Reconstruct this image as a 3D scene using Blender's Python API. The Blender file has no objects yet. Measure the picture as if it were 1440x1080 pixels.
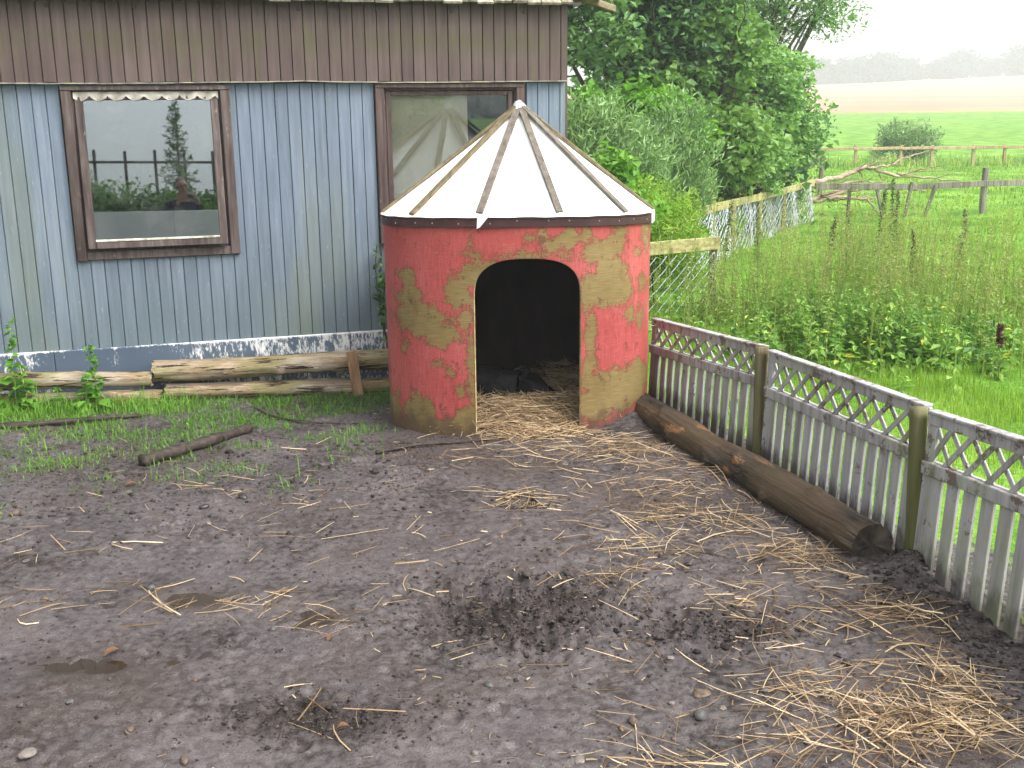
import bpy, math, random
import numpy as np
from mathutils import Vector, Matrix

sc = bpy.context.scene
COL = sc.collection
R = math.radians
rng = np.random.default_rng(7)
random.seed(7)

# ------------------------------------------------------------------ helpers
def arr(*a): return np.array(a, dtype=float)

def tag(o, label=None, cat=None, group=None, kind=None):
    if label: o['label'] = label
    if cat: o['category'] = cat
    if group: o['group'] = group
    if kind: o['kind'] = kind
    return o

def empty(name, loc, label=None, cat=None, group=None, rz=0.0):
    o = bpy.data.objects.new(name, None)
    COL.objects.link(o)
    o.empty_display_size = 0.1
    o.location = loc
    o.rotation_euler = (0, 0, rz)
    return tag(o, label, cat, group)

def wmat(o):
    m = Matrix.LocRotScale(o.location, o.rotation_euler, o.scale)
    return wmat(o.parent) @ m if o.parent else m

def np_mesh(name, V, Fs, mat, parent=None, base=None, attrs=None, smooth=False, local=False):
    """V (N,3) world coordinates unless local; Fs list of index arrays (M,k)."""
    V = np.asarray(V, dtype=np.float64)
    if not isinstance(Fs, (list, tuple)): Fs = [Fs]
    Fs = [np.asarray(f, dtype=np.int32) for f in Fs if len(f)]
    if parent is not None and not local:
        inv = np.array(wmat(parent).inverted())
        V = V @ inv[:3, :3].T + inv[:3, 3]
    elif base is not None:
        V = V - np.asarray(base, dtype=float)
    me = bpy.data.meshes.new(name)
    me.vertices.add(len(V))
    me.vertices.foreach_set('co', V.astype(np.float32).ravel())
    loops = np.concatenate([f.ravel() for f in Fs])
    totals = np.concatenate([np.full(len(f), f.shape[1], dtype=np.int32) for f in Fs])
    starts = np.concatenate([[0], np.cumsum(totals)[:-1]]).astype(np.int32)
    me.loops.add(len(loops)); me.loops.foreach_set('vertex_index', loops)
    me.polygons.add(len(totals))
    me.polygons.foreach_set('loop_start', starts)
    me.polygons.foreach_set('loop_total', totals)
    me.polygons.foreach_set('use_smooth', np.full(len(totals), bool(smooth)))
    for k, a in (attrs or {}).items():
        at = me.attributes.new(k, 'FLOAT', 'POINT')
        at.data.foreach_set('value', np.asarray(a, dtype=np.float32))
    me.update(calc_edges=True)
    me.validate()
    if mat: me.materials.append(mat)
    o = bpy.data.objects.new(name, me)
    COL.objects.link(o)
    if parent is not None: o.parent = parent
    elif base is not None: o.location = base
    return o

class MB:
    """collects boxes, bars and tubes and links them as ONE mesh"""
    def __init__(s): s.V = []; s.F = {}; s.n = 0; s.A = []
    def add(s, V, F, v=None):
        V = np.asarray(V, dtype=float)
        for f in (F if isinstance(F, list) else [F]):
            f = np.asarray(f)
            s.F.setdefault(f.shape[1], []).append(f + s.n)
        s.V.append(V); s.n += len(V)
        s.A.append(np.full(len(V), random.random() if v is None else v))
        return s
    def box(s, lo, hi, v=None, bev=0.0):
        x0, y0, z0 = lo; x1, y1, z1 = hi
        c = (arr(x0, y0, z0) + arr(x1, y1, z1)) / 2
        return s.obox(c, arr(1, 0, 0), arr(0, 1, 0), arr(0, 0, 1), abs(x1-x0)/2, abs(y1-y0)/2, abs(z1-z0)/2, v, bev)
    def obox(s, c, ax, ay, az, hx, hy, hz, v=None, bev=0.0):
        c = np.asarray(c, float)
        if bev <= 0:
            V = [c + sx*hx*ax + sy*hy*ay + sz*hz*az for sz in (-1, 1) for sy in (-1, 1) for sx in (-1, 1)]
            F = [[0,2,3,1],[4,5,7,6],[0,1,5,4],[2,6,7,3],[0,4,6,2],[1,3,7,5]]
            return s.add(V, np.array(F), v)
        b = min(bev, hx*.9, hy*.9, hz*.9)
        V = []; idx = {}
        for sx in (-1, 1):
            for sy in (-1, 1):
                for sz in (-1, 1):
                    for k in range(3):
                        e = [hx-b, hy-b, hz-b]; e[k] += b
                        idx[(sx, sy, sz, k)] = len(V)
                        V.append(c + sx*e[0]*ax + sy*e[1]*ay + sz*e[2]*az)
        Q = []; T = []
        S = (-1, 1)
        for sg in S:
            q = [idx[(sg, a, b_, 0)] for a, b_ in ((-1,-1),(1,-1),(1,1),(-1,1))]; Q.append(q if sg > 0 else q[::-1])
            q = [idx[(a, sg, b_, 1)] for a, b_ in ((-1,-1),(-1,1),(1,1),(1,-1))]; Q.append(q if sg > 0 else q[::-1])
            q = [idx[(a, b_, sg, 2)] for a, b_ in ((-1,-1),(1,-1),(1,1),(-1,1))]; Q.append(q if sg > 0 else q[::-1])
        for a in S:
            for b_ in S:
                Q.append([idx[(a,b_,-1,0)], idx[(a,b_,1,0)], idx[(a,b_,1,1)], idx[(a,b_,-1,1)]][::(1 if a*b_ < 0 else -1)])
                Q.append([idx[(a,-1,b_,0)], idx[(a,1,b_,0)], idx[(a,1,b_,2)], idx[(a,-1,b_,2)]][::(-1 if a*b_ < 0 else 1)])
                Q.append([idx[(-1,a,b_,1)], idx[(1,a,b_,1)], idx[(1,a,b_,2)], idx[(-1,a,b_,2)]][::(1 if a*b_ < 0 else -1)])
                for c_ in S:
                    t = [idx[(a,b_,c_,0)], idx[(a,b_,c_,1)], idx[(a,b_,c_,2)]]
                    T.append(t if a*b_*c_ > 0 else t[::-1])
        return s.add(V, [np.array(Q), np.array(T)], v)
    def bar(s, p0, p1, w, t, up=(0, 0, 1), v=None, bev=0.0):
        """a board from p0 to p1, w across (perp to up'), t along up'"""
        p0 = np.asarray(p0, float); p1 = np.asarray(p1, float)
        ax = p1 - p0; L = np.linalg.norm(ax); ax = ax/L
        up = np.asarray(up, float); up = up - ax*np.dot(up, ax); up /= np.linalg.norm(up)
        ay = np.cross(up, ax)
        return s.obox((p0+p1)/2, ax, ay, up, L/2, w/2, t/2, v, bev)
    def tube(s, P, r, sides=8, v=None, cap=True, jit=0.0):
        P = np.asarray(P, float); n = len(P)
        r = np.broadcast_to(np.asarray(r, float), (n,))
        T = np.gradient(P, axis=0); T /= np.maximum(np.linalg.norm(T, axis=1, keepdims=True), 1e-9)
        ref = arr(0, 0, 1) if abs(T[:, 2]).mean() < .8 else arr(1, 0, 0)
        A = np.cross(T, ref); A /= np.maximum(np.linalg.norm(A, axis=1, keepdims=True), 1e-9)
        B = np.cross(T, A)
        a = np.linspace(0, 2*math.pi, sides, endpoint=False)
        rr = r[:, None]*(1 + (rng.normal(0, jit, (n, sides)) if jit else 0))
        V = P[:, None, :] + rr[:, :, None]*(np.cos(a)[None, :, None]*A[:, None, :] + np.sin(a)[None, :, None]*B[:, None, :])
        V = V.reshape(-1, 3)
        i = np.arange(n-1)[:, None]*sides; j = np.arange(sides)[None, :]; k = (j+1) % sides
        F = np.stack([i+j, i+k, i+sides+k, i+sides+j], -1).reshape(-1, 4)
        if cap:
            return s.add(V, [F, np.arange(sides)[None, ::-1], (np.arange(sides) + (n-1)*sides)[None, :]], v)
        return s.add(V, F, v)
    def build(s, name, mat, parent=None, base=None, smooth=False, local=False):
        V = np.concatenate(s.V)
        return np_mesh(name, V, [np.concatenate(f) for f in s.F.values()], mat, parent, base, {'v': np.concatenate(s.A)}, smooth, local)

# ---- value noise
def _h(i, j, s):
    t = np.sin(i*127.1 + j*311.7 + s*74.7)*43758.5453
    return t - np.floor(t)
def vn(x, y, s=0):
    i = np.floor(x); j = np.floor(y); u = x-i; w = y-j
    u = u*u*(3-2*u); w = w*w*(3-2*w)
    return (_h(i,j,s)*(1-u) + _h(i+1,j,s)*u)*(1-w) + (_h(i,j+1,s)*(1-u) + _h(i+1,j+1,s)*u)*w
def fbm(x, y, sc_, oct=4, s=0, gain=.5):
    t = 0; a = 1; n = 0
    for k in range(oct):
        t = t + a*(vn(x*sc_*2**k + 13.7*k, y*sc_*2**k - 7.1*k, s+k) - .5); n += a; a *= gain
    return t/n*2
def sm(a, b, x):
    t = np.clip((x-a)/(b-a), 0, 1); return t*t*(3-2*t)

# ------------------------------------------------------------------ materials
class Mt:
    def __init__(s, name, rough=.7, spec=.5, color=None):
        s.m = bpy.data.materials.new(name); s.m.use_nodes = True
        s.t = s.m.node_tree; s.b = s.t.nodes['Principled BSDF']; s.out = s.t.nodes['Material Output']
        s.b.inputs['Roughness'].default_value = rough
        s.b.inputs['Specular IOR Level'].default_value = spec
        if color: s.b.inputs['Base Color'].default_value = (*color, 1)
    def n(s, t, **kw):
        o = s.t.nodes.new('ShaderNode'+t)
        for k, v in kw.items(): setattr(o, k, v)
        return o
    def put(s, sock, v):
        if v is None: return
        if isinstance(v, bpy.types.NodeSocket): s.t.links.new(v, sock)
        elif isinstance(v, (tuple, list)) and len(v) == 3 and sock.type == 'RGBA': sock.default_value = (*v, 1)
        else: sock.default_value = v
    def co(s, scale=(1, 1, 1), kind='Object', rot=(0, 0, 0)):
        c = s.n('TexCoord'); m = s.n('Mapping')
        m.inputs['Scale'].default_value = scale; m.inputs['Rotation'].default_value = rot
        s.t.links.new(c.outputs[kind], m.inputs['Vector']); return m.outputs[0]
    def noise(s, scale, detail=4, vec=None, rough=.55, dist=0):
        o = s.n('TexNoise'); o.inputs['Scale'].default_value = scale; o.inputs['Detail'].default_value = detail
        o.inputs['Roughness'].default_value = rough; o.inputs['Distortion'].default_value = dist
        s.t.links.new(vec if vec else s.co(), o.inputs['Vector']); return o.outputs[0]
    def voro(s, scale, vec=None, feat='F1'):
        o = s.n('TexVoronoi', feature=feat); o.inputs['Scale'].default_value = scale
        s.t.links.new(vec if vec else s.co(), o.inputs['Vector']); return o.outputs[0]
    def attr(s, name): 
        o = s.n('Attribute', attribute_name=name); return o.outputs['Fac']
    def ramp(s, fac, stops, interp='LINEAR'):
        o = s.n('ValToRGB'); cr = o.color_ramp; cr.interpolation = interp
        while len(cr.elements) < len(stops): cr.elements.new(.5)
        for e, (p, c) in zip(cr.elements, stops):
            e.position = p; e.color = (*c, 1) if isinstance(c, (tuple, list)) else (c, c, c, 1)
        s.put(o.inputs[0], fac); return o.outputs[0]
    def mix(s, f, a, b, bt='MIX'):
        o = s.n('Mix', data_type='RGBA', blend_type=bt)
        s.put(o.inputs[0], f); s.put(o.inputs[6], a); s.put(o.inputs[7], b); return o.outputs[2]
    def math(s, op, a, b=None, c=None):
        o = s.n('Math', operation=op)
        s.put(o.inputs[0], a); s.put(o.inputs[1], b)
        if c is not None: s.put(o.inputs[2], c)
        return o.outputs[0]
    def sstep(s, x, a, b):
        o = s.n('MapRange', interpolation_type='SMOOTHSTEP')
        s.put(o.inputs['Value'], x); o.inputs['From Min'].default_value = a; o.inputs['From Max'].default_value = b
        return o.outputs[0]
    def bump(s, h, strength=.3, dist=.01):
        o = s.n('Bump'); o.inputs['Strength'].default_value = strength; o.inputs['Distance'].default_value = dist
        s.put(o.inputs['Height'], h); s.t.links.new(o.outputs[0], s.b.inputs['Normal']); return o
    def color(s, v): s.put(s.b.inputs['Base Color'], v); return s
    def rough(s, v): s.put(s.b.inputs['Roughness'], v); return s

def foliage(name, cols, trans=.35, rough=.5, spec=.25):
    m = Mt(name, rough, spec)
    n = len(cols)
    c = m.ramp(m.attr('v'), [(i/(n-1), col) for i, col in enumerate(cols)])
    m.color(c)
    tr = m.n('BsdfTranslucent'); ms = m.n('MixShader')
    m.put(tr.inputs[0], m.mix(1.0, c, (1.25, 1.35, .7), 'MULTIPLY'))
    ms.inputs[0].default_value = trans
    m.t.links.new(m.b.outputs[0], ms.inputs[1]); m.t.links.new(tr.outputs[0], ms.inputs[2])
    m.t.links.new(ms.outputs[0], m.out.inputs[0])
    return m.m

def wood(name, cols, axis='x', grain=30, rough=.8, bump=.5, extra=None, bscale=.004):
    """weathered wood: grain stretched along the given local axis"""
    m = Mt(name, rough, .16)
    k = {'x': (.06, 1, 1), 'y': (1, .06, 1), 'z': (1, 1, .06)}[axis]
    v = m.co(k)
    g = m.noise(grain, 6, v, .65)
    big = m.noise(4, 3, m.co(tuple(min(1, a*5) for a in k)))
    f = m.math('ADD', m.math('MULTIPLY', g, .75), m.math('MULTIPLY', big, .35))
    f = m.math('ADD', f, m.math('MULTIPLY', m.math('SUBTRACT', m.attr('v'), .5), .12))
    c = m.ramp(f, [(.40 + .30*i/(len(cols)-1), col) for i, col in enumerate(cols)])
    if extra: c = extra(m, c, g, big)
    m.color(c); m.bump(g, bump, bscale)
    return m.m

# ------------------------------------------------------------------ camera
def cam_setup():
    cd = bpy.data.cameras.new('camera'); co = bpy.data.objects.new('camera', cd); COL.objects.link(co)
    p, r, h, f = R(14), R(.6), 1.9, 1550.
    Fw = arr(0, math.cos(p), -math.sin(p)); X = arr(1, 0, 0); U = np.cross(X, Fw)
    Xr = X*math.cos(r) - U*math.sin(r); Ur = U*math.cos(r) + X*math.sin(r)
    co.matrix_world = Matrix(((Xr[0], Ur[0], -Fw[0], 0), (Xr[1], Ur[1], -Fw[1], 0), (Xr[2], Ur[2], -Fw[2], h), (0, 0, 0, 1)))
    cd.sensor_fit = 'HORIZONTAL'; cd.sensor_width = 36; cd.lens = 36*f/1440
    cd.clip_start = .05; cd.clip_end = 3000
    sc.camera = co
cam_setup()

# ------------------------------------------------------------------ world / light
SUN_EL, SUN_AZ = R(52), R(120)          # azimuth clockwise from +Y
def light_setup():
    w = bpy.data.worlds.new('World'); sc.world = w; w.use_nodes = True
    t = w.node_tree; bg = t.nodes['Background']
    sky = t.nodes.new('ShaderNodeTexSky'); sky.sky_type = 'NISHITA'; sky.sun_disc = False
    sky.sun_elevation = SUN_EL; sky.sun_rotation = SUN_AZ
    sky.air_density = 1.0; sky.dust_density = 6.0; sky.ozone_density = 1.0; sky.altitude = 0
    hs = t.nodes.new('ShaderNodeHueSaturation'); hs.inputs['Saturation'].default_value = .12
    t.links.new(sky.outputs[0], hs.inputs['Color']); t.links.new(hs.outputs[0], bg.inputs[0])
    bg.inputs[1].default_value = .15
    ld = bpy.data.lights.new('sun', 'SUN'); ld.energy = .8; ld.angle = R(30); ld.color = (1, .975, .94)
    lo = bpy.data.objects.new('sun', ld); COL.objects.link(lo)
    dv = Vector((math.sin(SUN_AZ)*math.cos(SUN_EL), math.cos(SUN_AZ)*math.cos(SUN_EL), math.sin(SUN_EL)))
    lo.rotation_euler = (-dv).to_track_quat('-Z', 'Y').to_euler(); lo.location = dv*40
    sc.view_settings.view_transform = 'Standard'; sc.view_settings.look = 'None'
    sc.view_settings.exposure = EXPOSURE; sc.view_settings.gamma = 1
    sc.cycles.use_denoising = True
    sc.cycles.max_bounces = 8; sc.cycles.transparent_max_bounces = 16
    sc.cycles.volume_bounces = 1
EXPOSURE = 1.6
light_setup()

# ------------------------------------------------------------------ places
W0 = arr(-2.086, 7.441, 0); WD = arr(.9614, .275, 0); WD /= np.linalg.norm(WD); WN = arr(WD[1], -WD[0], 0)  # wall line, towards camera
WANG = math.atan2(WD[1], WD[0])
def wl(s, o, z): return W0 + WD*s + WN*o + arr(0, 0, z)         # along wall, out from wall, up
SC = arr(.045, 6.95); SR = .832                                  # round hut
def FP(t, d=0.0):
    """footprint of the hut: a rounded, slightly flattened ring; t measured from the camera side, d outwards"""
    u = np.sin(t); c = np.cos(t); k = (np.maximum(1-np.abs(u)**2.45, 0))**(1/2.45)
    return SC[0] + (SR+d)*u, SC[1] - np.where(c >= 0, .55+d, -(.78+d))*k
def hutd(x, y):
    dy = y-SC[1]; return ((np.abs(x-SC[0])/SR)**2.45 + (np.abs(dy)/np.where(dy < 0, .55, .78))**2.45)**(1/2.45)
def ET(t): return .016*np.cos(t)
FENCE = [arr(.915, 7.12), arr(1.37, 5.79), arr(1.71, 4.32), arr(2.0, 2.83)]
def fence_side(x, y):
    """signed distance to the picket line, positive outside the yard"""
    best = None
    pts = FENCE + [arr(2.65, -.4)]
    d = np.full(np.shape(x), 1e9); sg = np.zeros(np.shape(x))
    for a, b in zip(pts[:-1], pts[1:]):
        t = (b-a); L2 = t@t
        u = np.clip(((x-a[0])*t[0] + (y-a[1])*t[1])/L2, 0, 1)
        dx = x-a[0]-u*t[0]; dy = y-a[1]-u*t[1]; dd = np.hypot(dx, dy)
        s_ = np.sign(t[0]*(y-a[1]) - t[1]*(x-a[0]))
        m = dd < d; d = np.where(m, dd, d); sg = np.where(m, s_, sg)
    r = d*sg
    back = y > 7.12
    return np.where(back, np.where(x > .9, np.minimum(np.hypot(x-.925, y-7.12), 5), -np.hypot(x-.925, y-7.12)), r)

def masks(x, y):
    ws = (x-W0[0])*WD[0] + (y-W0[1])*WD[1]; wo = (x-W0[0])*WN[0] + (y-W0[1])*WN[1]
    fs = fence_side(x, y)
    rootA = np.exp(-(((x-.05)/.42)**2 + ((y-3.98)/.34)**2)**1.5)
    rootB = np.exp(-(((x-.74)/.30)**2 + ((y-3.78)/.17)**2)**1.5)
    rootC = np.exp(-(((x+.62)/.34)**2 + ((y-3.2)/.13)**2)**1.5)
    hole = np.exp(-(((x-.03)/.2)**2 + ((y-5.22)/.13)**2)**1.5)
    return ws, wo, fs, rootA, rootB, rootC, hole

PUD = [(-1.50, 3.53, .17, .06), (-1.30, 4.13, .16, .075), (-.78, 3.9, .10, .06), (.12, 5.2, .07, .05)]
def H(x, y, fine=True):
    x = np.asarray(x, float); y = np.asarray(y, float)
    ws, wo, fs, rA, rB, rC, ho = masks(x, y)
    out = sm(.02, .5, fs)
    z = -.04*np.clip(ws, -2, 1.3)*sm(2.2, .3, np.abs(wo))*(1-out)
    z = z + .03*fbm(x, y, .9, 2, 3)*(1-out)
    z = z - .035*rA + .02*rA*fbm(x, y, 5, 2, 31) - .02*rB - .02*rC - .03*ho
    z = z + .09*np.exp(-(((x-1.64)/.10)**2 + ((y-4.24)/.10)**2)) + .03*np.exp(-(((x-1.50)/.12)**2 + ((y-4.22)/.08)**2)) + .03*np.exp(-(fs/.13)**2)*sm(4.4, 4.0, y)
    z = z + .085*np.exp(-(((x-.74)/.22)**2 + ((y-6.68)/.22)**2)) + .03*np.exp(-(((x-.15)/.3)**2 + ((y-6.4)/.3)**2))
    for px, py, rx, ry in PUD:
        z = z - .016*np.exp(-(((x-px)/rx)**2 + ((y-py)/ry)**2))
    if fine:
        yard = (1-out)*sm(40, 12, y)
        rough = .5 + 1.0*np.clip(fbm(x, y, 1.6, 2, 9)+.15, 0, 1) + 4.2*rA + 3.6*rB + 3.0*rC + 1.5*ho + .8*np.exp(-(fs/.3)**2) + .8*sm(1.5, .3, wo)
        for px, py, rx, ry in PUD: rough = rough*(1-.6*np.exp(-(((x-px)/rx)**2 + ((y-py)/ry)**2)**2))
        z = z + rough*yard*(.010*fbm(x, y, 9, 3, 17) + .012*np.abs(fbm(x, y, 19, 4, 23)) + .005*fbm(x, y, 48, 2, 41))
        z = z + out*sm(30, 10, y)*.03*fbm(x, y, 2.5, 3, 5)
    if fine:
        for hx, hy, ha, hd in HOOF:
            c, s_ = math.cos(ha), math.sin(ha); m_ = (np.abs(x-hx) < .2) & (np.abs(y-hy) < .2)
            if m_.any():
                dx, dy = x[m_]-hx, y[m_]-hy; a = dx*c+dy*s_; b = -dx*s_+dy*c; q = (a/.042)**2 + (np.abs(b)/.030)**2
                z[m_] = z[m_] + hd*(-np.exp(-q**2) + .45*np.exp(-(np.sqrt(q)-1.35)**2/.09) + .35*np.exp(-(b/.007)**2)*np.exp(-q))
    z = z - .30*sm(9, 17, y)
    z = z + np.where(y > 60, np.minimum(y-60, 90)*.0150, 0) + np.clip(y-150, 0, 320)*.0285 + np.where(y > 100, 1.0*fbm(x, y, .005, 2, 2)*sm(200, 420, y), 0)
    z = z + np.clip(x-110, 0, 260)*.028*sm(220, 440, y)
    z = z + .38*sm(.05, -.25, y) + .25*sm(-1.5, -5, y)
    return z
_hr = np.random.default_rng(404)
HOOF = [(_hr.uniform(-2.4, 1.5), _hr.uniform(2.6, 6.2), _hr.uniform(0, 6.3), _hr.uniform(.006, .014)) for _ in range(170)]
def Hs(x, y): return float(H(np.array([x]), np.array([y]))[0])

# ------------------------------------------------------------------ ground
def ground():
    def axis(lo, hi, step, far_lo, far_hi):
        a = np.arange(lo, hi, step)
        g = []; s = step; p = hi
        while p < far_hi: g.append(p); s *= 1.13; p += s
        g.append(far_hi)
        l = []; s = step; p = lo - s
        while p > far_lo: l.append(p); s *= 1.13; p -= s
        l.append(far_lo)
        return np.concatenate([l[::-1], a, g])
    xs = axis(-2.9, 2.4, .0125, -700, 700); ys = axis(2.4, 7.4, .0125, -120, 700)
    X, Y = np.meshgrid(xs, ys); x = X.ravel(); y = Y.ravel()
    z = H(x, y)
    ws, wo, fs, rA, rB, rC, ho = masks(x, y)
    out = sm(.0, .35, fs + .12*fbm(x, y, 3, 2, 8))
    patch = sm(1.5, .3, wo + .7*fbm(x, y, 1.3, 3, 6) + np.clip(ws-.1, 0, 2)*.7)*.50*sm(-.5, .5, fbm(x, y, 4, 3, 61))
    behind = sm(.3, -.3, y)
    grass = np.maximum(np.maximum(out, patch*(wo > .0)), behind)
    grass = np.where((wo < -.05) & (y > 6), 1, grass)
    grass = grass*(1 - .75*np.exp(-((fs-.35)/.3)**2)*sm(5.2, 4.2, y)*(fs > 0))
    field = sm(148, 153, y)
    dist = np.hypot(x-.05, y-3.98)
    dig = np.clip(rA + rB + rC + ho, 0, 1)
    dig = np.maximum(dig, .9*np.exp(-(fs/.22)**2)*(fs < .1)*sm(5.2, 4.4, y))
    wetm = np.zeros_like(x)
    for px, py, rx, ry in PUD: wetm = np.maximum(wetm, np.exp(-(((x-px)/(rx*1.5))**2 + ((y-py)/(ry*1.6))**2)**1.5))
    nx, ny = len(xs), len(ys)
    i = np.arange(ny-1)[:, None]*nx + np.arange(nx-1)[None, :]; i = i.ravel()
    F = np.stack([i, i+1, i+nx+1, i+nx], -1)
    m = Mt('ground_mud_and_grass', .5, .5)
    co = m.n('NewGeometry').outputs['Position']
    n1 = m.noise(2.2, 5, co); n2 = m.noise(26, 5, co, .65); n3 = m.noise(160, 3, co)
    f = m.math('ADD', m.math('MULTIPLY', n1, .6), m.math('MULTIPLY', n2, .45))
    mud = m.ramp(f, [(.38, (.022, .0175, .0165)), (.48, (.052, .043, .042)), (.60, (.094, .080, .080))])
    wet = m.noise(1.1, 4, co)
    mud = m.mix(m.math('MAXIMUM', m.attr('wet'), m.math('MULTIPLY', m.sstep(wet, .50, .62), .55)), mud, (.034, .022, .016))
    mud = m.mix(m.math('MULTIPLY', m.attr('dig'), .7), mud, m.ramp(n2, [(.36, (.014, .011, .010)), (.64, (.050, .041, .037))]))
    g1 = m.noise(.9, 5, co); g2 = m.noise(30, 4, co)
    grs = m.ramp(m.math('ADD', m.math('MULTIPLY', g1, .6), m.math('MULTIPLY', g2, .4)),
                 [(.38, (.045, .115, .012)), (.5, (.10, .22, .022)), (.60, (.19, .32, .045))])
    gm = m.sstep(m.math('ADD', m.attr('grass'), m.math('MULTIPLY', m.math('SUBTRACT', n2, .5), .9)), .42, .62)
    c = m.mix(gm, mud, grs)
    fld = m.ramp(m.noise(.05, 4, co), [(.35, (.27, .150, .095)), (.65, (.34, .20, .13))])
    c = m.mix(m.attr('field'), c, fld)
    flat_ = m.sstep(m.noise(1.5, 3, co), .50, .60)
    c = m.mix(m.math('MULTIPLY', m.math('MULTIPLY', flat_, m.math('SUBTRACT', 1.0, gm)), .45), c, (.078, .066, .068))
    m.color(c)
    rg = m.ramp(m.math('ADD', m.math('MULTIPLY', n1, .6), m.math('MULTIPLY', n2, .4)), [(.42, .62), (.58, .26)]); rg = m.mix(m.attr('wet'), rg, (.16, .16, .16))
    rg = m.mix(gm, rg, (.85, .85, .85)); rg = m.mix(m.attr('dig'), rg, (.72, .72, .72))
    rg = m.mix(m.math('MULTIPLY', flat_, .6), rg, (.22, .22, .22)); rg = m.mix(gm, rg, (.85, .85, .85)); rg = m.mix(m.attr('dig'), rg, (.75, .75, .75))
    m.rough(rg)
    spc = m.math('MULTIPLY', m.math('SUBTRACT', 1.0, m.attr('dig')), m.ramp(n2, [(.42, .10), (.56, .48)])); spc = m.math('MAXIMUM', spc, m.attr('wet'))
    m.put(m.b.inputs['Specular IOR Level'], m.math('MULTIPLY', spc, m.math('SUBTRACT', 1.0, m.math('MULTIPLY', gm, .7))))
    m.bump(m.math('ADD', m.math('MULTIPLY', n2, .6), m.math('MULTIPLY', n3, .6)), .8, .012)
    o = np_mesh('ground', np.stack([x, y, z], -1), F, m.m, None, (0, 0, 0), {'grass': grass, 'field': field, 'dig': dig, 'wet': wetm}, True)
    tag(o, 'wet churned dark mud yard running into green grass and a far field', kind='structure')
ground()

def puddles():
    m = Mt('puddle_water', .03, .5, (.026, .016, .009)); m.bump(m.noise(40, 2), .05, .002)
    for k, (px, py, rx, ry) in enumerate(PUD):
        a = np.linspace(0, 2*math.pi, 40, endpoint=False)
        q = 1.5*(1 + .25*np.sin(3*a+k) + .12*np.sin(7*a+2*k))
        x = px + rx*q*np.cos(a); y = py + ry*q*np.sin(a)
        base = np.mean(H(np.array([px, px-.3*rx, px+.3*rx]), np.array([py, py, py])))
        z = base + .0055
        V = np.concatenate([[[px, py, z]], np.stack([x, y, np.full(40, z)], -1)])
        F = np.array([[0, 1+i, 1+(i+1) % 40] for i in range(40)])
        o = np_mesh('puddle', V, F, m.m, None, (px, py, z)); tag(o, kind='structure')
puddles()

# ------------------------------------------------------------------ house
def gauss_tint(m, c, col, amt, scale=3, lo=.5, hi=.7, vec=None):
    return m.mix(m.math('MULTIPLY', m.sstep(m.noise(scale, 5, vec), lo, hi), amt), c, col)

def board_wall(s0, s1, z0, z1, pitch, y, holes, wob=0.0, depth=.012, groove=.0052):
    """tongue and groove boards with chamfered grooves, local wall coordinates (x along, y inward)"""
    mb = MB(); s = s0; k = 0
    while s < s1 - .01:
        e = min(s+pitch, s1)
        segs = [(z0, z1)]
        for hx0, hx1, hz0, hz1 in holes:
            a, b = max(s, hx0), min(e, hx1)
            if b - a > 0:
                ns = []
                if b - a > (e-s)*.5:
                    for p, q in segs:
                        if hz0 > p: ns.append((p, min(q, hz0)))
                        if hz1 < q: ns.append((max(p, hz1), q))
                    segs = ns
        val = random.random(); dy = random.uniform(-.0015, .0015)
        for p, q in segs:
            g = groove; jz = random.uniform(-.004, .004)
            prof = [(s, y+depth), (s+g*.35, y+depth), (s+g, y+dy), (e-g*.5, y+dy+random.uniform(-.001, .001)), (e, y+depth)]
            nz = max(2, int((q-p)/.25)); zs = np.linspace(p+jz*(q > z1-.01), q, nz)
            V = []; 
            for z in zs:
                for (xx, yy) in prof: V.append((xx, yy, z))
            n = len(prof); F = []
            for i in range(nz-1):
                for j in range(n-1): F.append([i*n+j, i*n+j+1, (i+1)*n+j+1, (i+1)*n+j])
            F2 = [[0, 1, 2, 3, 4][::-1]]
            mb.add(V, [np.array(F), np.array(F2)], val)
        s = e; k += 1
    return mb

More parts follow.
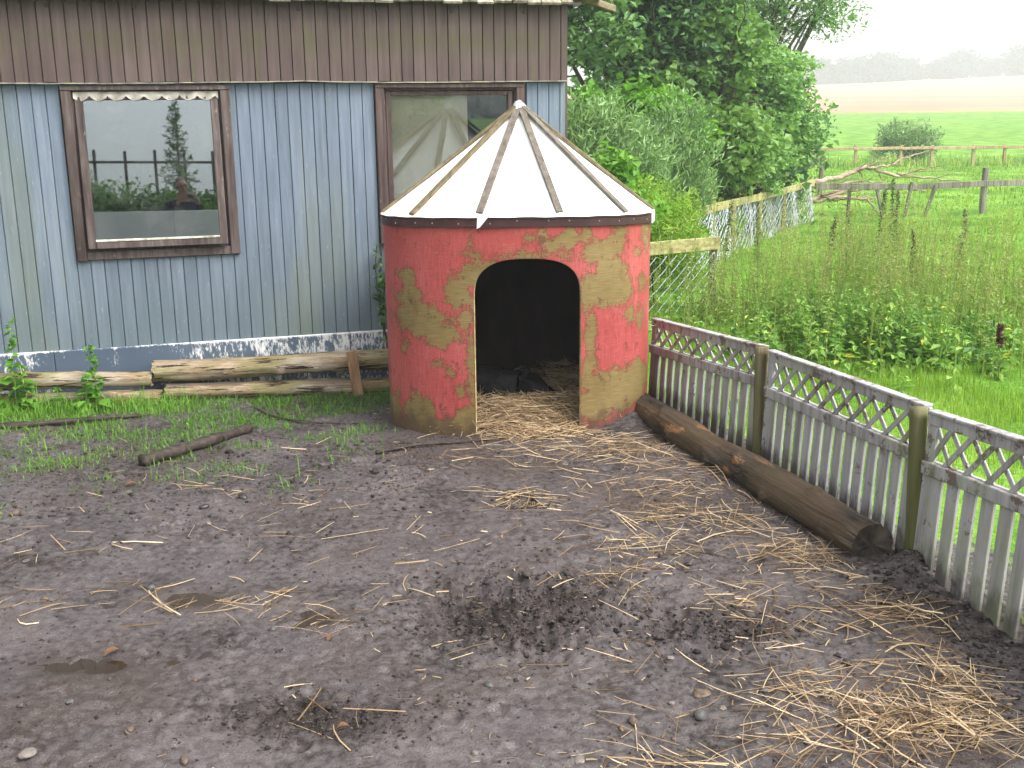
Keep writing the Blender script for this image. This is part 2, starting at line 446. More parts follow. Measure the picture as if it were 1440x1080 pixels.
def house():
    hs = empty('house', W0, 'weathered wooden farm building with blue lower boards and brown upper boards', 'building', rz=WANG)
    S0, S1, D = -4.3, 2.59, 4.2
    # blue boards
    m = Mt('blue_board_paint', .62, .22)
    v1 = m.co((1, 1, .05)); v2 = m.co((1, 1, .25))
    st = m.noise(38, 5, v1, .6); bl = m.noise(3.0, 4, v2); sp = m.noise(55, 3, m.co((1, 1, .3)))
    f = m.math('ADD', m.math('MULTIPLY', st, .55), m.math('MULTIPLY', bl, .35)); f = m.math('ADD', f, m.math('MULTIPLY', m.attr('v'), .10))
    c = m.ramp(f, [(0.34, (0.095, 0.121, 0.154)), (0.5, (0.134, 0.166, 0.212)), (0.64, (0.179, 0.216, 0.264))])
    z = m.n('SeparateXYZ'); m.t.links.new(m.co(), z.inputs[0]); zz = z.outputs[2]
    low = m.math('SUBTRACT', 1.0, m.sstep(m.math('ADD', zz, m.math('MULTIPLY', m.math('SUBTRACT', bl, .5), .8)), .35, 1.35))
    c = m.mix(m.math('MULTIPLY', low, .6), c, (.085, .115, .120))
    c = gauss_tint(m, c, (.15, .17, .11), .40, 2.4, .50, .68, m.co((1, 1, .22)))
    c = m.mix(m.math('MULTIPLY', m.sstep(sp, .63, .72), .4), c, (.25, .30, .33))
    c = m.mix(m.math('MULTIPLY', m.sstep(m.noise(24, 5, m.co((1, 1, .07))), .60, .72), .25), c, (.23, .28, .32))
    m.color(c); m.bump(st, .35, .003); blue = m.m
    WIN = [(-.775, .245, .965, 2.065), (1.235, 2.265, .99, 2.075)]
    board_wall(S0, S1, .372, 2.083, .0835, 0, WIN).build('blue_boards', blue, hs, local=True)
    # brown boards
    m = Mt('brown_board_paint', .6, .2)
    st = m.noise(34, 5, m.co((1, 1, .05)), .6); bl = m.noise(3, 4, m.co((1, 1, .5)))
    f = m.math('ADD', m.math('MULTIPLY', st, .5), m.math('MULTIPLY', bl, .4)); f = m.math('ADD', f, m.math('MULTIPLY', m.attr('v'), .10))
    c = m.ramp(f, [(0.32, (0.051, 0.034, 0.031)), (0.52, (0.087, 0.062, 0.057)), (0.68, (0.122, 0.091, 0.083))])
    z = m.n('SeparateXYZ'); m.t.links.new(m.co(), z.inputs[0]); zz = z.outputs[2]
    band = m.math('MULTIPLY', m.sstep(zz, 2.20, 2.36), m.math('SUBTRACT', 1.0, m.sstep(zz, 2.36, 2.47)))
    c = m.mix(m.math('MULTIPLY', m.math('MULTIPLY', band, m.sstep(bl, .38, .62)), .55), c, (.062, .060, .026))
    c = gauss_tint(m, c, (.085, .09, .035), .4, 22, .56, .70, m.co((1, 1, .12)))
    m.color(c); m.bump(st, .25, .003); brown = m.m
    board_wall(S0, S1, 2.092, 2.62, .0815, -.024, [], groove=.0055, depth=.014).build('brown_boards', brown, hs, local=True)
    # drip edge strip between them (slightly buckled)
    mb = MB(); P = []
    xs = np.linspace(S0, S1, 120)
    for x in xs: P.append((x, -.034, 2.088 + .003*math.sin(x*3) + .006*math.exp(-((x-.75)/.18)**2) + random.uniform(-.001, .001)))
    for a, b in zip(P[:-1], P[1:]): mb.bar(a, b, .03, .007)
    m = Mt('drip_strip', .5, .4); m.color(m.ramp(m.noise(14, 4), [(.35, (.11, .095, .08)), (.55, (.26, .25, .20)), (.7, (.30, .29, .12))]))
    mb.build('drip_strip', m.m, hs, local=True)
    # bolts under the eave
    m = Mt('rusty_bolt', .6, .4, (.045, .035, .035))
    for x in np.arange(-3.9, 2.5, .515):
        mb = MB(); mb.tube([(x, -.022, 2.556), (x, -.034, 2.556)], [.016, .014], 10); mb.build('bolt', m.m, hs, local=True)
    # skirting board, flaked white over dark blue
    m = Mt('flaked_skirting_paint', .6, .2)
    a = m.noise(9, 8, m.co((1, 1, .6)), .75); b = m.noise(75, 6, m.co((1, 1, .3)), .75); big = m.noise(1.1, 3)
    x_ = m.n('SeparateXYZ'); m.t.links.new(m.co(), x_.inputs[0]); xx = x_.outputs[0]; zz = x_.outputs[2]
    reg = m.math('ADD', m.sstep(xx, -.55, .15), m.math('MULTIPLY', m.math('SUBTRACT', 1.0, m.sstep(xx, -1.06, -.97)), .75))
    f = m.math('ADD', m.math('MULTIPLY', a, .5), m.math('MULTIPLY', b, .5))
    f = m.math('ADD', f, m.math('MULTIPLY', m.math('SUBTRACT', reg, .95), .10))
    f = m.math('ADD', f, m.math('MULTIPLY', m.sstep(zz, .352, .375), .10))
    mk = m.math('MULTIPLY', m.sstep(f, .49, .56), .85)
    c = m.mix(mk, m.ramp(big, [(.3, (.055, .075, .105)), (.7, (.10, .13, .17))]), m.ramp(b, [(.3, (.50, .50, .50)), (.7, (.72, .72, .71))]))
    m.color(c); m.bump(mk, .4, .003)
    mb = MB()
    mb.box((S0, -.022, -.12), (-.995, .02, .374), .4, .004); mb.box((-.992, -.020, -.12), (.97, .02, .372), .6, .004); mb.box((.974, -.023, -.12), (S1, .02, .373), .5, .004)
    mb.build('skirting_board', m.m, hs, local=True)
    # corner trim, other walls, floor
    mb = MB()
    mb.box((S1, .016, -.2), (S1+.02, D, 2.7)); mb.box((S0-.02, .016, -.2), (S0, D, 2.7)); mb.box((S0, D-.02, -.2), (S1, D, 2.7))
    mb.build('outer_wall', brown, hs, local=True)
    m = Mt('dark_room', .9, .2, (.05, .045, .04)); mb = MB()
    mb.box((S0+.01, .5, -.05), (S1-.01, D-.05, .02))
    mb.box((S0+.01, 3.2, .02), (S1-.01, 3.22, 2.6)); mb.box((S0+.01, .02, 2.55), (S1-.01, D-.05, 2.57))
    mb.box((S0+.01, .016, -.1), (-.80, .03, 2.6)); mb.box((.27, .016, -.1), (1.21, .03, 2.6)); mb.box((2.29, .016, -.1), (S1-.01, .03, 2.6))
    mb.box((-.80, .016, -.1), (.27, .03, .93)); mb.box((1.21, .016, -.1), (2.29, .03, .95)); mb.box((-.8, .016, 2.1), (.27, .03, 2.6)); mb.box((1.21, .016, 2.1), (2.29, .03, 2.6))
    mb.build('room_lining', m.m, hs, local=True)
    # roof: shingled eave, slope to the ridge, verge
    sh = wood('shingle_wood', [(.10, .09, .07), (.25, .22, .17), (.42, .38, .30)], 'y', 26)
    mb = MB(); x = S0-.1
    while x < S1+.0:
        w = random.uniform(.085, .15); w = min(w, S1+.015-x)
        z = 2.592 + random.uniform(-.006, .008); y = -.125 + random.uniform(-.012, .012)
        mb.bar((x+w/2, y, z+.012), (x+w/2, y+.42, z+.30), w-.004, random.uniform(.018, .026), (0, -.6, .8), None, .003)
        x += w
    for k in range(1, 15):
        y = -.12 + .16*k; z = 2.62 + .112*k
        mb.bar((S0-.1, y, z), (S1+.28, y, z), .30, .022, (0, -.57, .82))
    roof = mb.build('roof', sh, hs, local=True)
    mb = MB(); mb.box((S0-.1, 0.0, 2.62), (S1, D/2, 2.64)); mb.bar((S0-.1, 2.1, 4.24), (S1+.28, 2.1, 4.24), .06, .06)
    for k in range(0, 15): 
        y = D + .12 - .16*k; z = 2.64 + .112*k
        mb.bar((S0-.1, y, z), (S1+.28, y, z), .30, .022, (0, .57, .82))
    mb.build('rear_slope', sh, roof, local=True)
    # overhanging beam and soffit at the far gable corner
    bw = wood('weathered_beam', [(.10, .08, .05), (.20, .16, .10), (.30, .25, .17)], 'x', 24)
    P = lambda x, y, z: arr(x, y, z)
    mb = MB(); mb.bar(P(.18, 9.0, 2.86), P(.865, 9.55, 2.69), .07, .055, (0, 0, 1), .6, .006)
    mb.build('rafter_tail', bw, hs)
    dk = Mt('dark_soffit', .8, .3); dk.color(dk.ramp(dk.noise(8, 4), [(.3, (.02, .016, .014)), (.7, (.05, .04, .034))]))
    mb = MB(); mb.bar(P(.10, 8.9, 2.92), P(.70, 9.45, 2.76), .5, .02, (0, 0, 1))
    mb.bar(P(.36, 8.25, 2.60), P(.50, 9.3, 2.72), .20, .02, (0, 0, 1))
    mb.build('soffit', dk.m, hs)
    return hs, brown
HOUSE, BROWN = house()

def window(hs, x0, x1, z0, z1, name_lab, tilt=0, cas=.05, case_w=.065, sill=.055, seed=0):
    wm = wood('window_frame_paint_'+('worn' if tilt else 'dark'), [(.040, .028, .026), (.080, .060, .055), (.135, .108, .10)] if tilt else [(.045, .030, .027), (.08, .055, .05), (.12, .09, .082)], 'z', 40, .6, .4,
              lambda m, c, g, b: m.mix(m.math('MULTIPLY', m.sstep(m.noise(26, 5, m.co((1, 1, .4)), .7), .60, .72), .6), c, (.30, .25, .22)))
    mb = MB()
    ow = case_w
    mb.box((x0, -.03, z0+.004), (x0+ow, .02, z1-.03), .3, .004); mb.box((x1-ow, -.03, z0+.012), (x1, .02, z1-.03), .5, .004)
    mb.box((x0, -.034, z1-.03), (x1, .02, z1), .4, .004); mb.box((x0+ow, -.026, z0+.01), (x1-ow, .02, z0+.01+sill), .6, .004)
    # reveals
    for a, b in ((x0+ow, x0+ow+.012), (x1-ow-.012, x1-ow)): mb.box((a, .0, z0+.02), (b, .09, z1-.03), .2)
    mb.box((x0+ow, .0, z1-.045), (x1-ow, .09, z1-.031), .2); mb.box((x0+ow, .0, z0+.01+sill), (x1-ow, .09, z0+.024+sill), .2)
    w = mb.build('window', wm, hs, local=True)
    if name_lab: w['label'] = name_lab
    hz = z1 - .05; t = R(tilt)
    cx0, cx1 = x0+ow+.016, x1-ow-.016; cz0 = z0+.01+sill+.018
    dy = 0.012 if tilt else .03
    def T(x, y, z):                       # casement hung at the top, swung out at the bottom
        dz = z - hz
        return arr(x, dy - (-dz)*math.sin(t) + y*math.cos(t), hz + dz*math.cos(t))
    ax, az = arr(1, 0, 0), arr(0, math.sin(t), math.cos(t)); ay = np.cross(az, ax)
    mb = MB()
    def rail(xa, xb, za, zb, v):
        c = T((xa+xb)/2, 0, (za+zb)/2); mb.obox(c, ax, ay, az, (xb-xa)/2, .02, (zb-za)/2, v, .004)
    rail(cx0, cx0+cas, cz0, hz, .3); rail(cx1-cas, cx1, cz0, hz, .7); rail(cx0+cas, cx1-cas, cz0, cz0+cas, .5); rail(cx0+cas, cx1-cas, hz-cas*.8, hz, .4)
    mb.build('casement', wm, w, local=True)
    # white putty / glazing bead on the bottom rail
    mb = MB(); c = T((cx0+cx1)/2, -.016, cz0+cas+.004); mb.obox(c, ax, ay, az, (cx1-cx0)/2-cas, .008, .007, .5, .002)
    m = Mt('putty', .7, .3); m.color(m.ramp(m.noise(18, 4), [(.35, (.22, .22, .15)), (.6, (.55, .54, .48))])); mb.build('putty', m.m, w, local=True)
    # glass: thin pane, clear where it is not mirroring
    m = Mt('window_glass_'+('worn' if tilt else 'dark'), .02, .5)
    gl = m.n('BsdfGlossy'); gl.inputs['Roughness'].default_value = .015; gl.inputs[0].default_value = (.86, .94, 1, 1)
    tr = m.n('BsdfTransparent'); tr.inputs[0].default_value = (.95, .96, .94, 1)
    df = m.n('BsdfDiffuse'); df.inputs[0].default_value = (.30, .31, .29, 1)
    fr = m.n('Fresnel'); fr.inputs[0].default_value = 2.3 if tilt else 1.8
    ms = m.n('MixShader'); m2 = m.n('MixShader')
    m.put(m2.inputs[0], m.math('MULTIPLY', m.sstep(m.noise(5, 6, None, .7), .42, .8), .14))
    m.t.links.new(tr.outputs[0], m2.inputs[1]); m.t.links.new(df.outputs[0], m2.inputs[2])
    m.t.links.new(fr.outputs[0], ms.inputs[0]); m.t.links.new(m2.outputs[0], ms.inputs[1]); m.t.links.new(gl.outputs[0], ms.inputs[2])
    m.t.links.new(ms.outputs[0], m.out.inputs[0])
    mb = MB(); c = T((cx0+cx1)/2, 0.0, (cz0+hz)/2); mb.obox(c, ax, ay, az, (cx1-cx0)/2-cas+.004, .002, (hz-cz0)/2-cas*.8)
    mb.build('pane', m.m, w, local=True)
    return w, T, (cx0, cx1, cz0, hz)
def windows():
    w, T, (a, b, c, h) = window(HOUSE, -.785, .255, .955, 2.072, 'worn brown window tilted open at the bottom, under a scalloped strip', 4, .05, .062)
    # scalloped strip hanging over the top of the glass
    n = 100; xs = np.linspace(a-.004, b+.004, n); V = []
    for i, x in enumerate(xs):
        ph = (x-a)/(b-a)*8*math.pi*2/2
        lo = 2.014 - .034*abs(math.sin(ph+.5))**.7 - .005*random.random()
        V += [(x, -.012 + .004*math.sin(ph*1.7), 2.034), (x, -.016 + .006*math.sin(ph*2), lo), (x, -.010 + .006*math.sin(ph*2), lo), (x, -.006, 2.034)]
    F = []
    for i in range(n-1):
        for j in range(4): F.append([4*i+j, 4*i+(j+1) % 4, 4*i+4+(j+1) % 4, 4*i+4+j])
    m = Mt('valance_cloth', .8, .2); m.color(m.ramp(m.noise(12, 5), [(.35, (.20, .18, .15)), (.65, (.46, .43, .38))]))
    np_mesh('scalloped_valance', V, np.array(F), m.m, w, None, {'v': np.zeros(len(V))}, local=True)
    w2, T, (a, b, c, h) = window(HOUSE, 1.216, 2.277, .985, 2.078, 'dark brown closed window behind the round hut', 0, .038, .06)
    m = Mt('room_blind', .9, .1); m.color(m.ramp(m.noise(2.5, 4), [(.3, (.62, .56, .42)), (.7, (.74, .68, .53))]))
    mb = MB(); xs = np.linspace(a-.02, 1.885, 24)
    for p, q in zip(xs[:-1], xs[1:]):
        mb.bar((p, .085+.004*math.sin(p*30), 1.5), (q, .085+.004*math.sin(q*30), 1.5), .006, 1.12)
    mb.build('blind', m.m, w2, local=True)
windows()

# ------------------------------------------------------------------ round hut
def hut():
    ht = empty('round_hut', (SC[0], SC[1], 0), 'round animal hut with flaking red walls, arched doorway and white cone roof', 'hut')
    ZT = 1.235
    ELL = [(310,340,100,60),(270,270,50,40),(380,390,70,40),(265,190,30,30),(450,240,45,50),(500,180,50,40),(560,140,50,20),(480,330,30,40),
           (498,520,16,260),(350,735,170,40),(480,710,50,60),(300,690,60,50),(185,690,30,60),(280,640,20,30),(240,440,15,20),(370,500,10,15),
           (415,520,12,15),(455,600,12,15),(750,102,120,9),(795,65,30,25),(855,50,35,30),(905,40,20,40),(970,100,80,40),(1030,50,25,40),(720,50,20,10),
           (760,40,15,25),(1000,170,60,50),(990,240,90,60),(940,230,50,60),(1050,240,35,50),(1070,330,20,30),(925,450,20,270),(915,300,15,100),
           (1000,570,90,40),(960,650,70,70),(1110,580,50,70),(1060,625,70,70),(1140,60,15,40),(1125,220,15,30),(1120,340,15,30),(1105,110,12,12)]
    def loss(th, z):
        X = 670 + 505*np.sin(th); Y = 745*(1 - z/1.24)
        front = np.cos(th) > -.1
        b = np.full(np.shape(th), -1.0)
        for cx, cy, rx, ry in ELL:
            d = 1 - np.hypot((X-cx)/rx, (Y-cy)/ry); b = np.maximum(b, np.clip(d*min(rx, ry)/40., -1, 1))
        nb = fbm(th*SR*4, z*4, 1.2, 3, 77)*.9 - .35
        return np.where(front, b, np.maximum(-1, nb))
    t0, t1 = R(-18.6), R(26.2); tc = (t0+t1)/2; hw = (t1-t0)/2
    def arch(t):
        u = np.clip(np.abs((t-tc)/hw), 0, 1); return .80 + .255*(1 - u**2.7)**(1/2.7)
    cols = []                                              # (theta, zbottom)
    for t in np.linspace(t1, t0+2*math.pi, 330): cols.append((t, -.06))
    for u in np.linspace(-1, 1, 90):
        t = tc + hw*math.sin(u*math.pi/2); cols.append((t+2*math.pi, float(arch(t))))
    cols.append((t1+2*math.pi, -.06))
    # duplicate breaks so that the jambs stay upright
    th = np.array([c[0] for c in cols]); zb = np.array([c[1] for c in cols]); nz = 90
    w = np.linspace(0, 1, nz)
    def sheet(rad, flip):
        TH = np.repeat(th[:, None], nz, 1); Z = zb[:, None] + (ZT-zb[:, None])*w[None]
        wob = .004*np.sin(TH*3+1) + .003*np.sin(TH*7)
        fx, fy = FP(TH, rad-SR+wob); V = np.stack([fx, fy, Z + ET(TH)*w[None]], -1).reshape(-1, 3)
        F = []
        for i in range(len(th)-1):
            if abs(th[i+1]-th[i]) < 1e-6 or abs(zb[i+1]-zb[i]) > .5: continue
            a = i*nz + np.arange(nz-1)
            F.append(np.stack([a, a+nz, a+nz+1, a+1] if not flip else [a, a+1, a+nz+1, a+nz], -1))
        TT = (TH+math.pi) % (2*math.pi) - math.pi
        return V, np.concatenate(F), TT.ravel(), Z.ravel()
    m = Mt('flaking_red_paint', .6, .25)
    uv = m.attr('u'); zz = m.attr('h')
    cb = m.n('CombineXYZ'); m.put(cb.inputs[0], uv); m.put(cb.inputs[2], zz); P = cb.outputs[0]
    def mp(sx, sz):
        q = m.n('Mapping'); q.inputs['Scale'].default_value = (sx, 1, sz); m.t.links.new(P, q.inputs[0]); return q.outputs[0]
    edge = m.noise(9, 6, mp(1, 1), .72); fine = m.noise(70, 3, mp(1, 1))
    L = m.math('ADD', m.attr('loss'), m.math('MULTIPLY', m.math('SUBTRACT', edge, .5), 3.0)); L = m.math('ADD', L, m.math('MULTIPLY', m.math('SUBTRACT', fine, .5), 1.3))
    chips = m.math('MULTIPLY', m.sstep(m.noise(38, 5, mp(1, .8), .7), .60, .625), m.sstep(m.noise(3.2, 3, mp(1, 1)), .47, .56))
    mk = m.math('MAXIMUM', m.sstep(L, -.03, .05), chips); rim = m.math('MULTIPLY', m.sstep(L, -.30, -.04), m.math('SUBTRACT', 1.0, mk))
    gv = m.noise(95, 4, mp(1, .10), .6); gh = m.noise(140, 4, mp(.07, 1), .6); bg = m.noise(2.6, 4, mp(1, 1)); sp = m.noise(130, 2, mp(1, .6))
    red = m.ramp(m.math('ADD', m.math('MULTIPLY', gv, .5), m.math('MULTIPLY', bg, .5)), [(.34, (.24, .040, .037)), (.5, (.345, .066, .062)), (.66, (.42, .115, .105))])
    red = m.mix(m.math('MULTIPLY', m.sstep(gh, .54, .66), .3), red, (.50, .15, .14))
    red = m.mix(m.math('MULTIPLY', m.sstep(sp, .58, .66), .6), red, (.16, .03, .03))
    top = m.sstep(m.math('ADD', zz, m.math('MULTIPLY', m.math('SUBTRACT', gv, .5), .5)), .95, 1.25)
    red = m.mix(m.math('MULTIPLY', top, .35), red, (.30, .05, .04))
    och = m.ramp(m.math('ADD', m.math('MULTIPLY', gh, .6), m.math('MULTIPLY', bg, .4)), [(0.3, (0.108, 0.074, 0.023)), (0.5, (0.184, 0.131, 0.05)), (0.7, (0.27, 0.203, 0.09))])
    och = m.mix(m.math('MULTIPLY', m.sstep(m.noise(6, 5, mp(1, 1)), .55, .7), .6), och, (.13, .075, .03))
    stain = m.math('SUBTRACT', 1.0, m.sstep(m.math('ADD', zz, m.math('MULTIPLY', m.math('SUBTRACT', m.noise(7, 4, mp(1, .5)), .5), .35)), .0, .16))
    c = m.mix(mk, red, och); c = m.mix(m.math('MULTIPLY', rim, .75), c, (.11, .045, .02))
    c = m.mix(m.math('MULTIPLY', stain, .8), c, (.07, .045, .028))
    c = m.mix(m.math('MULTIPLY', m.sstep(m.noise(11, 6, mp(1, 1), .75), .57, .63), .65), c, (.09, .03, .024))
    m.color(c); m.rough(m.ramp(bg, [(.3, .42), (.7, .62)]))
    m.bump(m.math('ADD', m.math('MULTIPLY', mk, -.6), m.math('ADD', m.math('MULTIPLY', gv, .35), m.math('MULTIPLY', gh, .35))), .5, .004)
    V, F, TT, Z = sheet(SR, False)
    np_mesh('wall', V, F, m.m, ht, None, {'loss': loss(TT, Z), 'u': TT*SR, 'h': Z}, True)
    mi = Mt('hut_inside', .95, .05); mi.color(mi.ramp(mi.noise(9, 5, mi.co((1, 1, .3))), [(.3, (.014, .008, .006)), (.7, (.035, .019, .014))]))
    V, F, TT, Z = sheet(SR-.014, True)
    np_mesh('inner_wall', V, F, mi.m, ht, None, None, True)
    # cut plywood edge round the doorway
    path = [(t0, z) for z in np.linspace(-.06, .80, 40)] + [(tc + hw*math.sin(u*math.pi/2), float(arch(tc+hw*math.sin(u*math.pi/2)))) for u in np.linspace(-1, 1, 90)] + [(t1, z) for z in np.linspace(.80, -.06, 40)]
    V = []
    for t, z in path:
        wob = .004*math.sin(t*3+1) + .003*math.sin(t*7)
        for rr in (SR+wob+.002, SR+wob-.016): V.append((*map(float, FP(t, rr-SR)), z-.001 + ET(t)*max(0, z)*.6))
    n = len(path); F = np.array([[2*i, 2*i+1, 2*i+3, 2*i+2] for i in range(n-1)])
    mp_ = Mt('cut_plywood', .7, .3); mp_.color(mp_.ramp(mp_.noise(40, 4), [(.3, (.24, .16, .06)), (.6, (.46, .35, .17))]))
    np_mesh('door_edge', V, F, mp_.m, ht)
    # eave band with a lapped joint and screws
    RB = SR+.014
    mb = MB()
    def band(a, b, z0, z1, rad, th_, n):
        V = []; 
        for t in np.linspace(a, b, n):
            zo = .0015*math.sin(t*2.1+.4)
            for rr, z in ((rad, z0), (rad+th_, z0), (rad+th_, z1), (rad, z1)): V.append((*map(float, FP(t, rr-SR)), z+zo+ET(t)))
        F = [[4*i+j, 4*i+(j+1) % 4, 4*i+4+(j+1) % 4, 4*i+4+j] for i in range(n-1) for j in range(4)]
        return V, [np.array(F), np.array([[0, 1, 2, 3], [4*n-1, 4*n-2, 4*n-3, 4*n-4]])]
    mb.add(*band(R(-15), R(73), 1.222, 1.283, RB-.006, .006, 60)); mb.add(*band(R(84), R(344.2), 1.224, 1.284, RB-.006, .006, 120))
    m = Mt('maroon_band', .45, .5); m.color(m.ramp(m.noise(16, 4, m.co((1, 1, .3))), [(0.3, (0.024, 0.007, 0.008)), (0.7, (0.057, 0.018, 0.02))])); 
    mb.build('eave_band', m.m, ht)
    m = Mt('screw_steel', .35, .6, (.4, .4, .4)); m.b.inputs['Metallic'].default_value = .8
    for a in np.arange(-80, 72, 11.3):
        mb = MB(); t = R(a+random.uniform(-2, 2)); zq = 1.253+ET(t)+random.uniform(-.012, .012); mb.tube([(*map(float, FP(t, q-SR)), zq) for q in (RB-.001, RB+.003)], [.0045, .0035], 8); mb.build('screw', m.m, ht)
    # cone roof of white sheeting, flatter between battens
    AP = arr(SC[0]+.018, 7.05, 1.915); RE = SR+.018; ZE = 1.281
    NB = 11; st = 2*math.pi/NB; off = st/2 + R(.6)
    tt = np.linspace(0, 2*math.pi, NB*12, endpoint=False); nr = 26; V = []
    for k in range(nr+1):
        u = k/nr
        for t in tt:
            ph = ((t-off) % st)/st - .5; ch = math.cos(st/2)/math.cos(ph*st)
            rr = RE*u*(ch*(1-u**4) + u**4) - .010*math.sin(math.pi*u)*math.cos(ph*math.pi)
            zz_ = AP[2] + (ZE-AP[2])*u - .012*math.sin(math.pi*u)*math.cos(ph*math.pi) + .0015*math.sin(t*23+u*19)
            fx, fy = map(float, FP(t, RE-SR)); g_ = rr/RE; V.append((AP[0]+(fx-AP[0])*g_, AP[1]+(fy-AP[1])*g_, zz_ + ET(t)*u))
    n = len(tt); F = [[k*n+i, (k+1)*n+i, (k+1)*n+(i+1) % n, k*n+(i+1) % n] for k in range(nr) for i in range(n)]
    m = Mt('white_roof_sheet', .5, .4)
    d = m.noise(5, 5); c = m.ramp(d, [(.3, (.82, .81, .79)), (.55, (.90, .90, .89))])
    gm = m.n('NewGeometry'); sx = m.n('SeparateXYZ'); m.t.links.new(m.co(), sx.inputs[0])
    left_shade = m.math('SUBTRACT', 1.0, m.sstep(m.math('ADD', sx.outputs[0], m.math('MULTIPLY', d, .3)), -.62, -.28))  # shade of the cone's left side, put into the sheet colour as tan
    c = m.mix(m.math('MULTIPLY', left_shade, .45), c, (.66, .57, .46)); c = m.mix(m.math('MULTIPLY', m.sstep(m.noise(7, 6, m.co((1, 1, .35)), .7), .55, .66), .22), c, (.50, .47, .40)); m.color(c); m.bump(m.noise(90, 3), .12, .002)
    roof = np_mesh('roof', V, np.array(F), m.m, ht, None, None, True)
    # underside so the room stays dark
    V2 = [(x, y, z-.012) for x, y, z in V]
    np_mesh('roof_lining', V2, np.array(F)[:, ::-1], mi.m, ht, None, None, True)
    # battens
    for k in range(NB):
        t = off + st*k
        a = AP + arr(.028*math.sin(t), -.022*math.cos(t), -.012); b = arr(*FP(t, RE-SR-.012), ZE+.014+ET(t))
        if k in (0, 10): b = b + (a-b)*.015
        nrm = arr(math.sin(t), -math.cos(t), 1.25)
        mb = MB(); q = (a+b)/2 + nrm/np.linalg.norm(nrm)*random.uniform(.001, .004); a = a + arr(0, 0, .012)
        mb.bar(a, b, .043, .017, nrm, .5, .002)
        mossy = k in (9, 8, 2)
        bm = BATT[1 if mossy else 0]
        o = mb.build('batten', bm, ht)
        nn = nrm/np.linalg.norm(nrm)
        for u in (.12, .36, .62, .9) if math.cos(t) > 0 else ():
            c_ = a + (b-a)*u + nn*.0085; sb = MB(); sb.tube([c_, c_+nn*.003], [.004, .003], 6); sb.build('screw', Mt_SCREW, o)
    # folded cloth cap at the tip and lapped sheet corners at the band
    cw = Mt('white_sheet_flap', .6, .3); cw.color(cw.ramp(cw.noise(14, 4), [(.3, (.50, .49, .46)), (.7, (.80, .80, .79))]))
    V = []; n = 14
    for k, (rr, z) in enumerate(((.004, 1.950), (.022, 1.945), (.034, 1.927), (.045, 1.90))):
        for i in range(n):
            t = 2*math.pi*i/n; q = rr*(1 + .25*math.sin(3*t+k) + .15*math.sin(5*t))
            V.append((AP[0]+q*math.sin(t), AP[1]-q*math.cos(t), z+.006*math.sin(2*t+1)))
    F = [[k*n+i, k*n+(i+1) % n, (k+1)*n+(i+1) % n, (k+1)*n+i] for k in range(3) for i in range(n)]
    np_mesh('roof_cap', V, [np.array(F), np.arange(n)[None, :]], cw.m, ht)
    for a, wd in ((-15.6, .075), (73.6, .17)):
        t = R(a); p = lambda dt, z, o=.004: (*map(float, FP(t+dt, RB-SR+o)), z+ET(t))
        V = [p(-.008, 1.29), p(wd, 1.29), p(.01 if wd < .1 else wd*.8, 1.225, .008), p(-.012, 1.215, .008)]; V += [tuple(np.array(q)-arr(math.sin(t), -math.cos(t), 0)*.004) for q in V]
        np_mesh('sheet_flap', V, np.array([[0,3,2,1],[4,5,6,7],[0,1,5,4],[1,2,6,5],[2,3,7,6],[3,0,4,7]]), cw.m, ht)
    return ht
BATT = [wood('grey_batten', [(0.072, 0.061, 0.05), (0.122, 0.104, 0.086), (0.18, 0.155, 0.13)], 'z', 30), wood('mossy_batten', [(0.079, 0.061, 0.032), (0.144, 0.115, 0.065), (0.209, 0.169, 0.108)], 'z', 30)]
_ms = Mt('batten_screw_steel', .5, .5, (.10, .09, .08)); Mt_SCREW = _ms.m
hut()

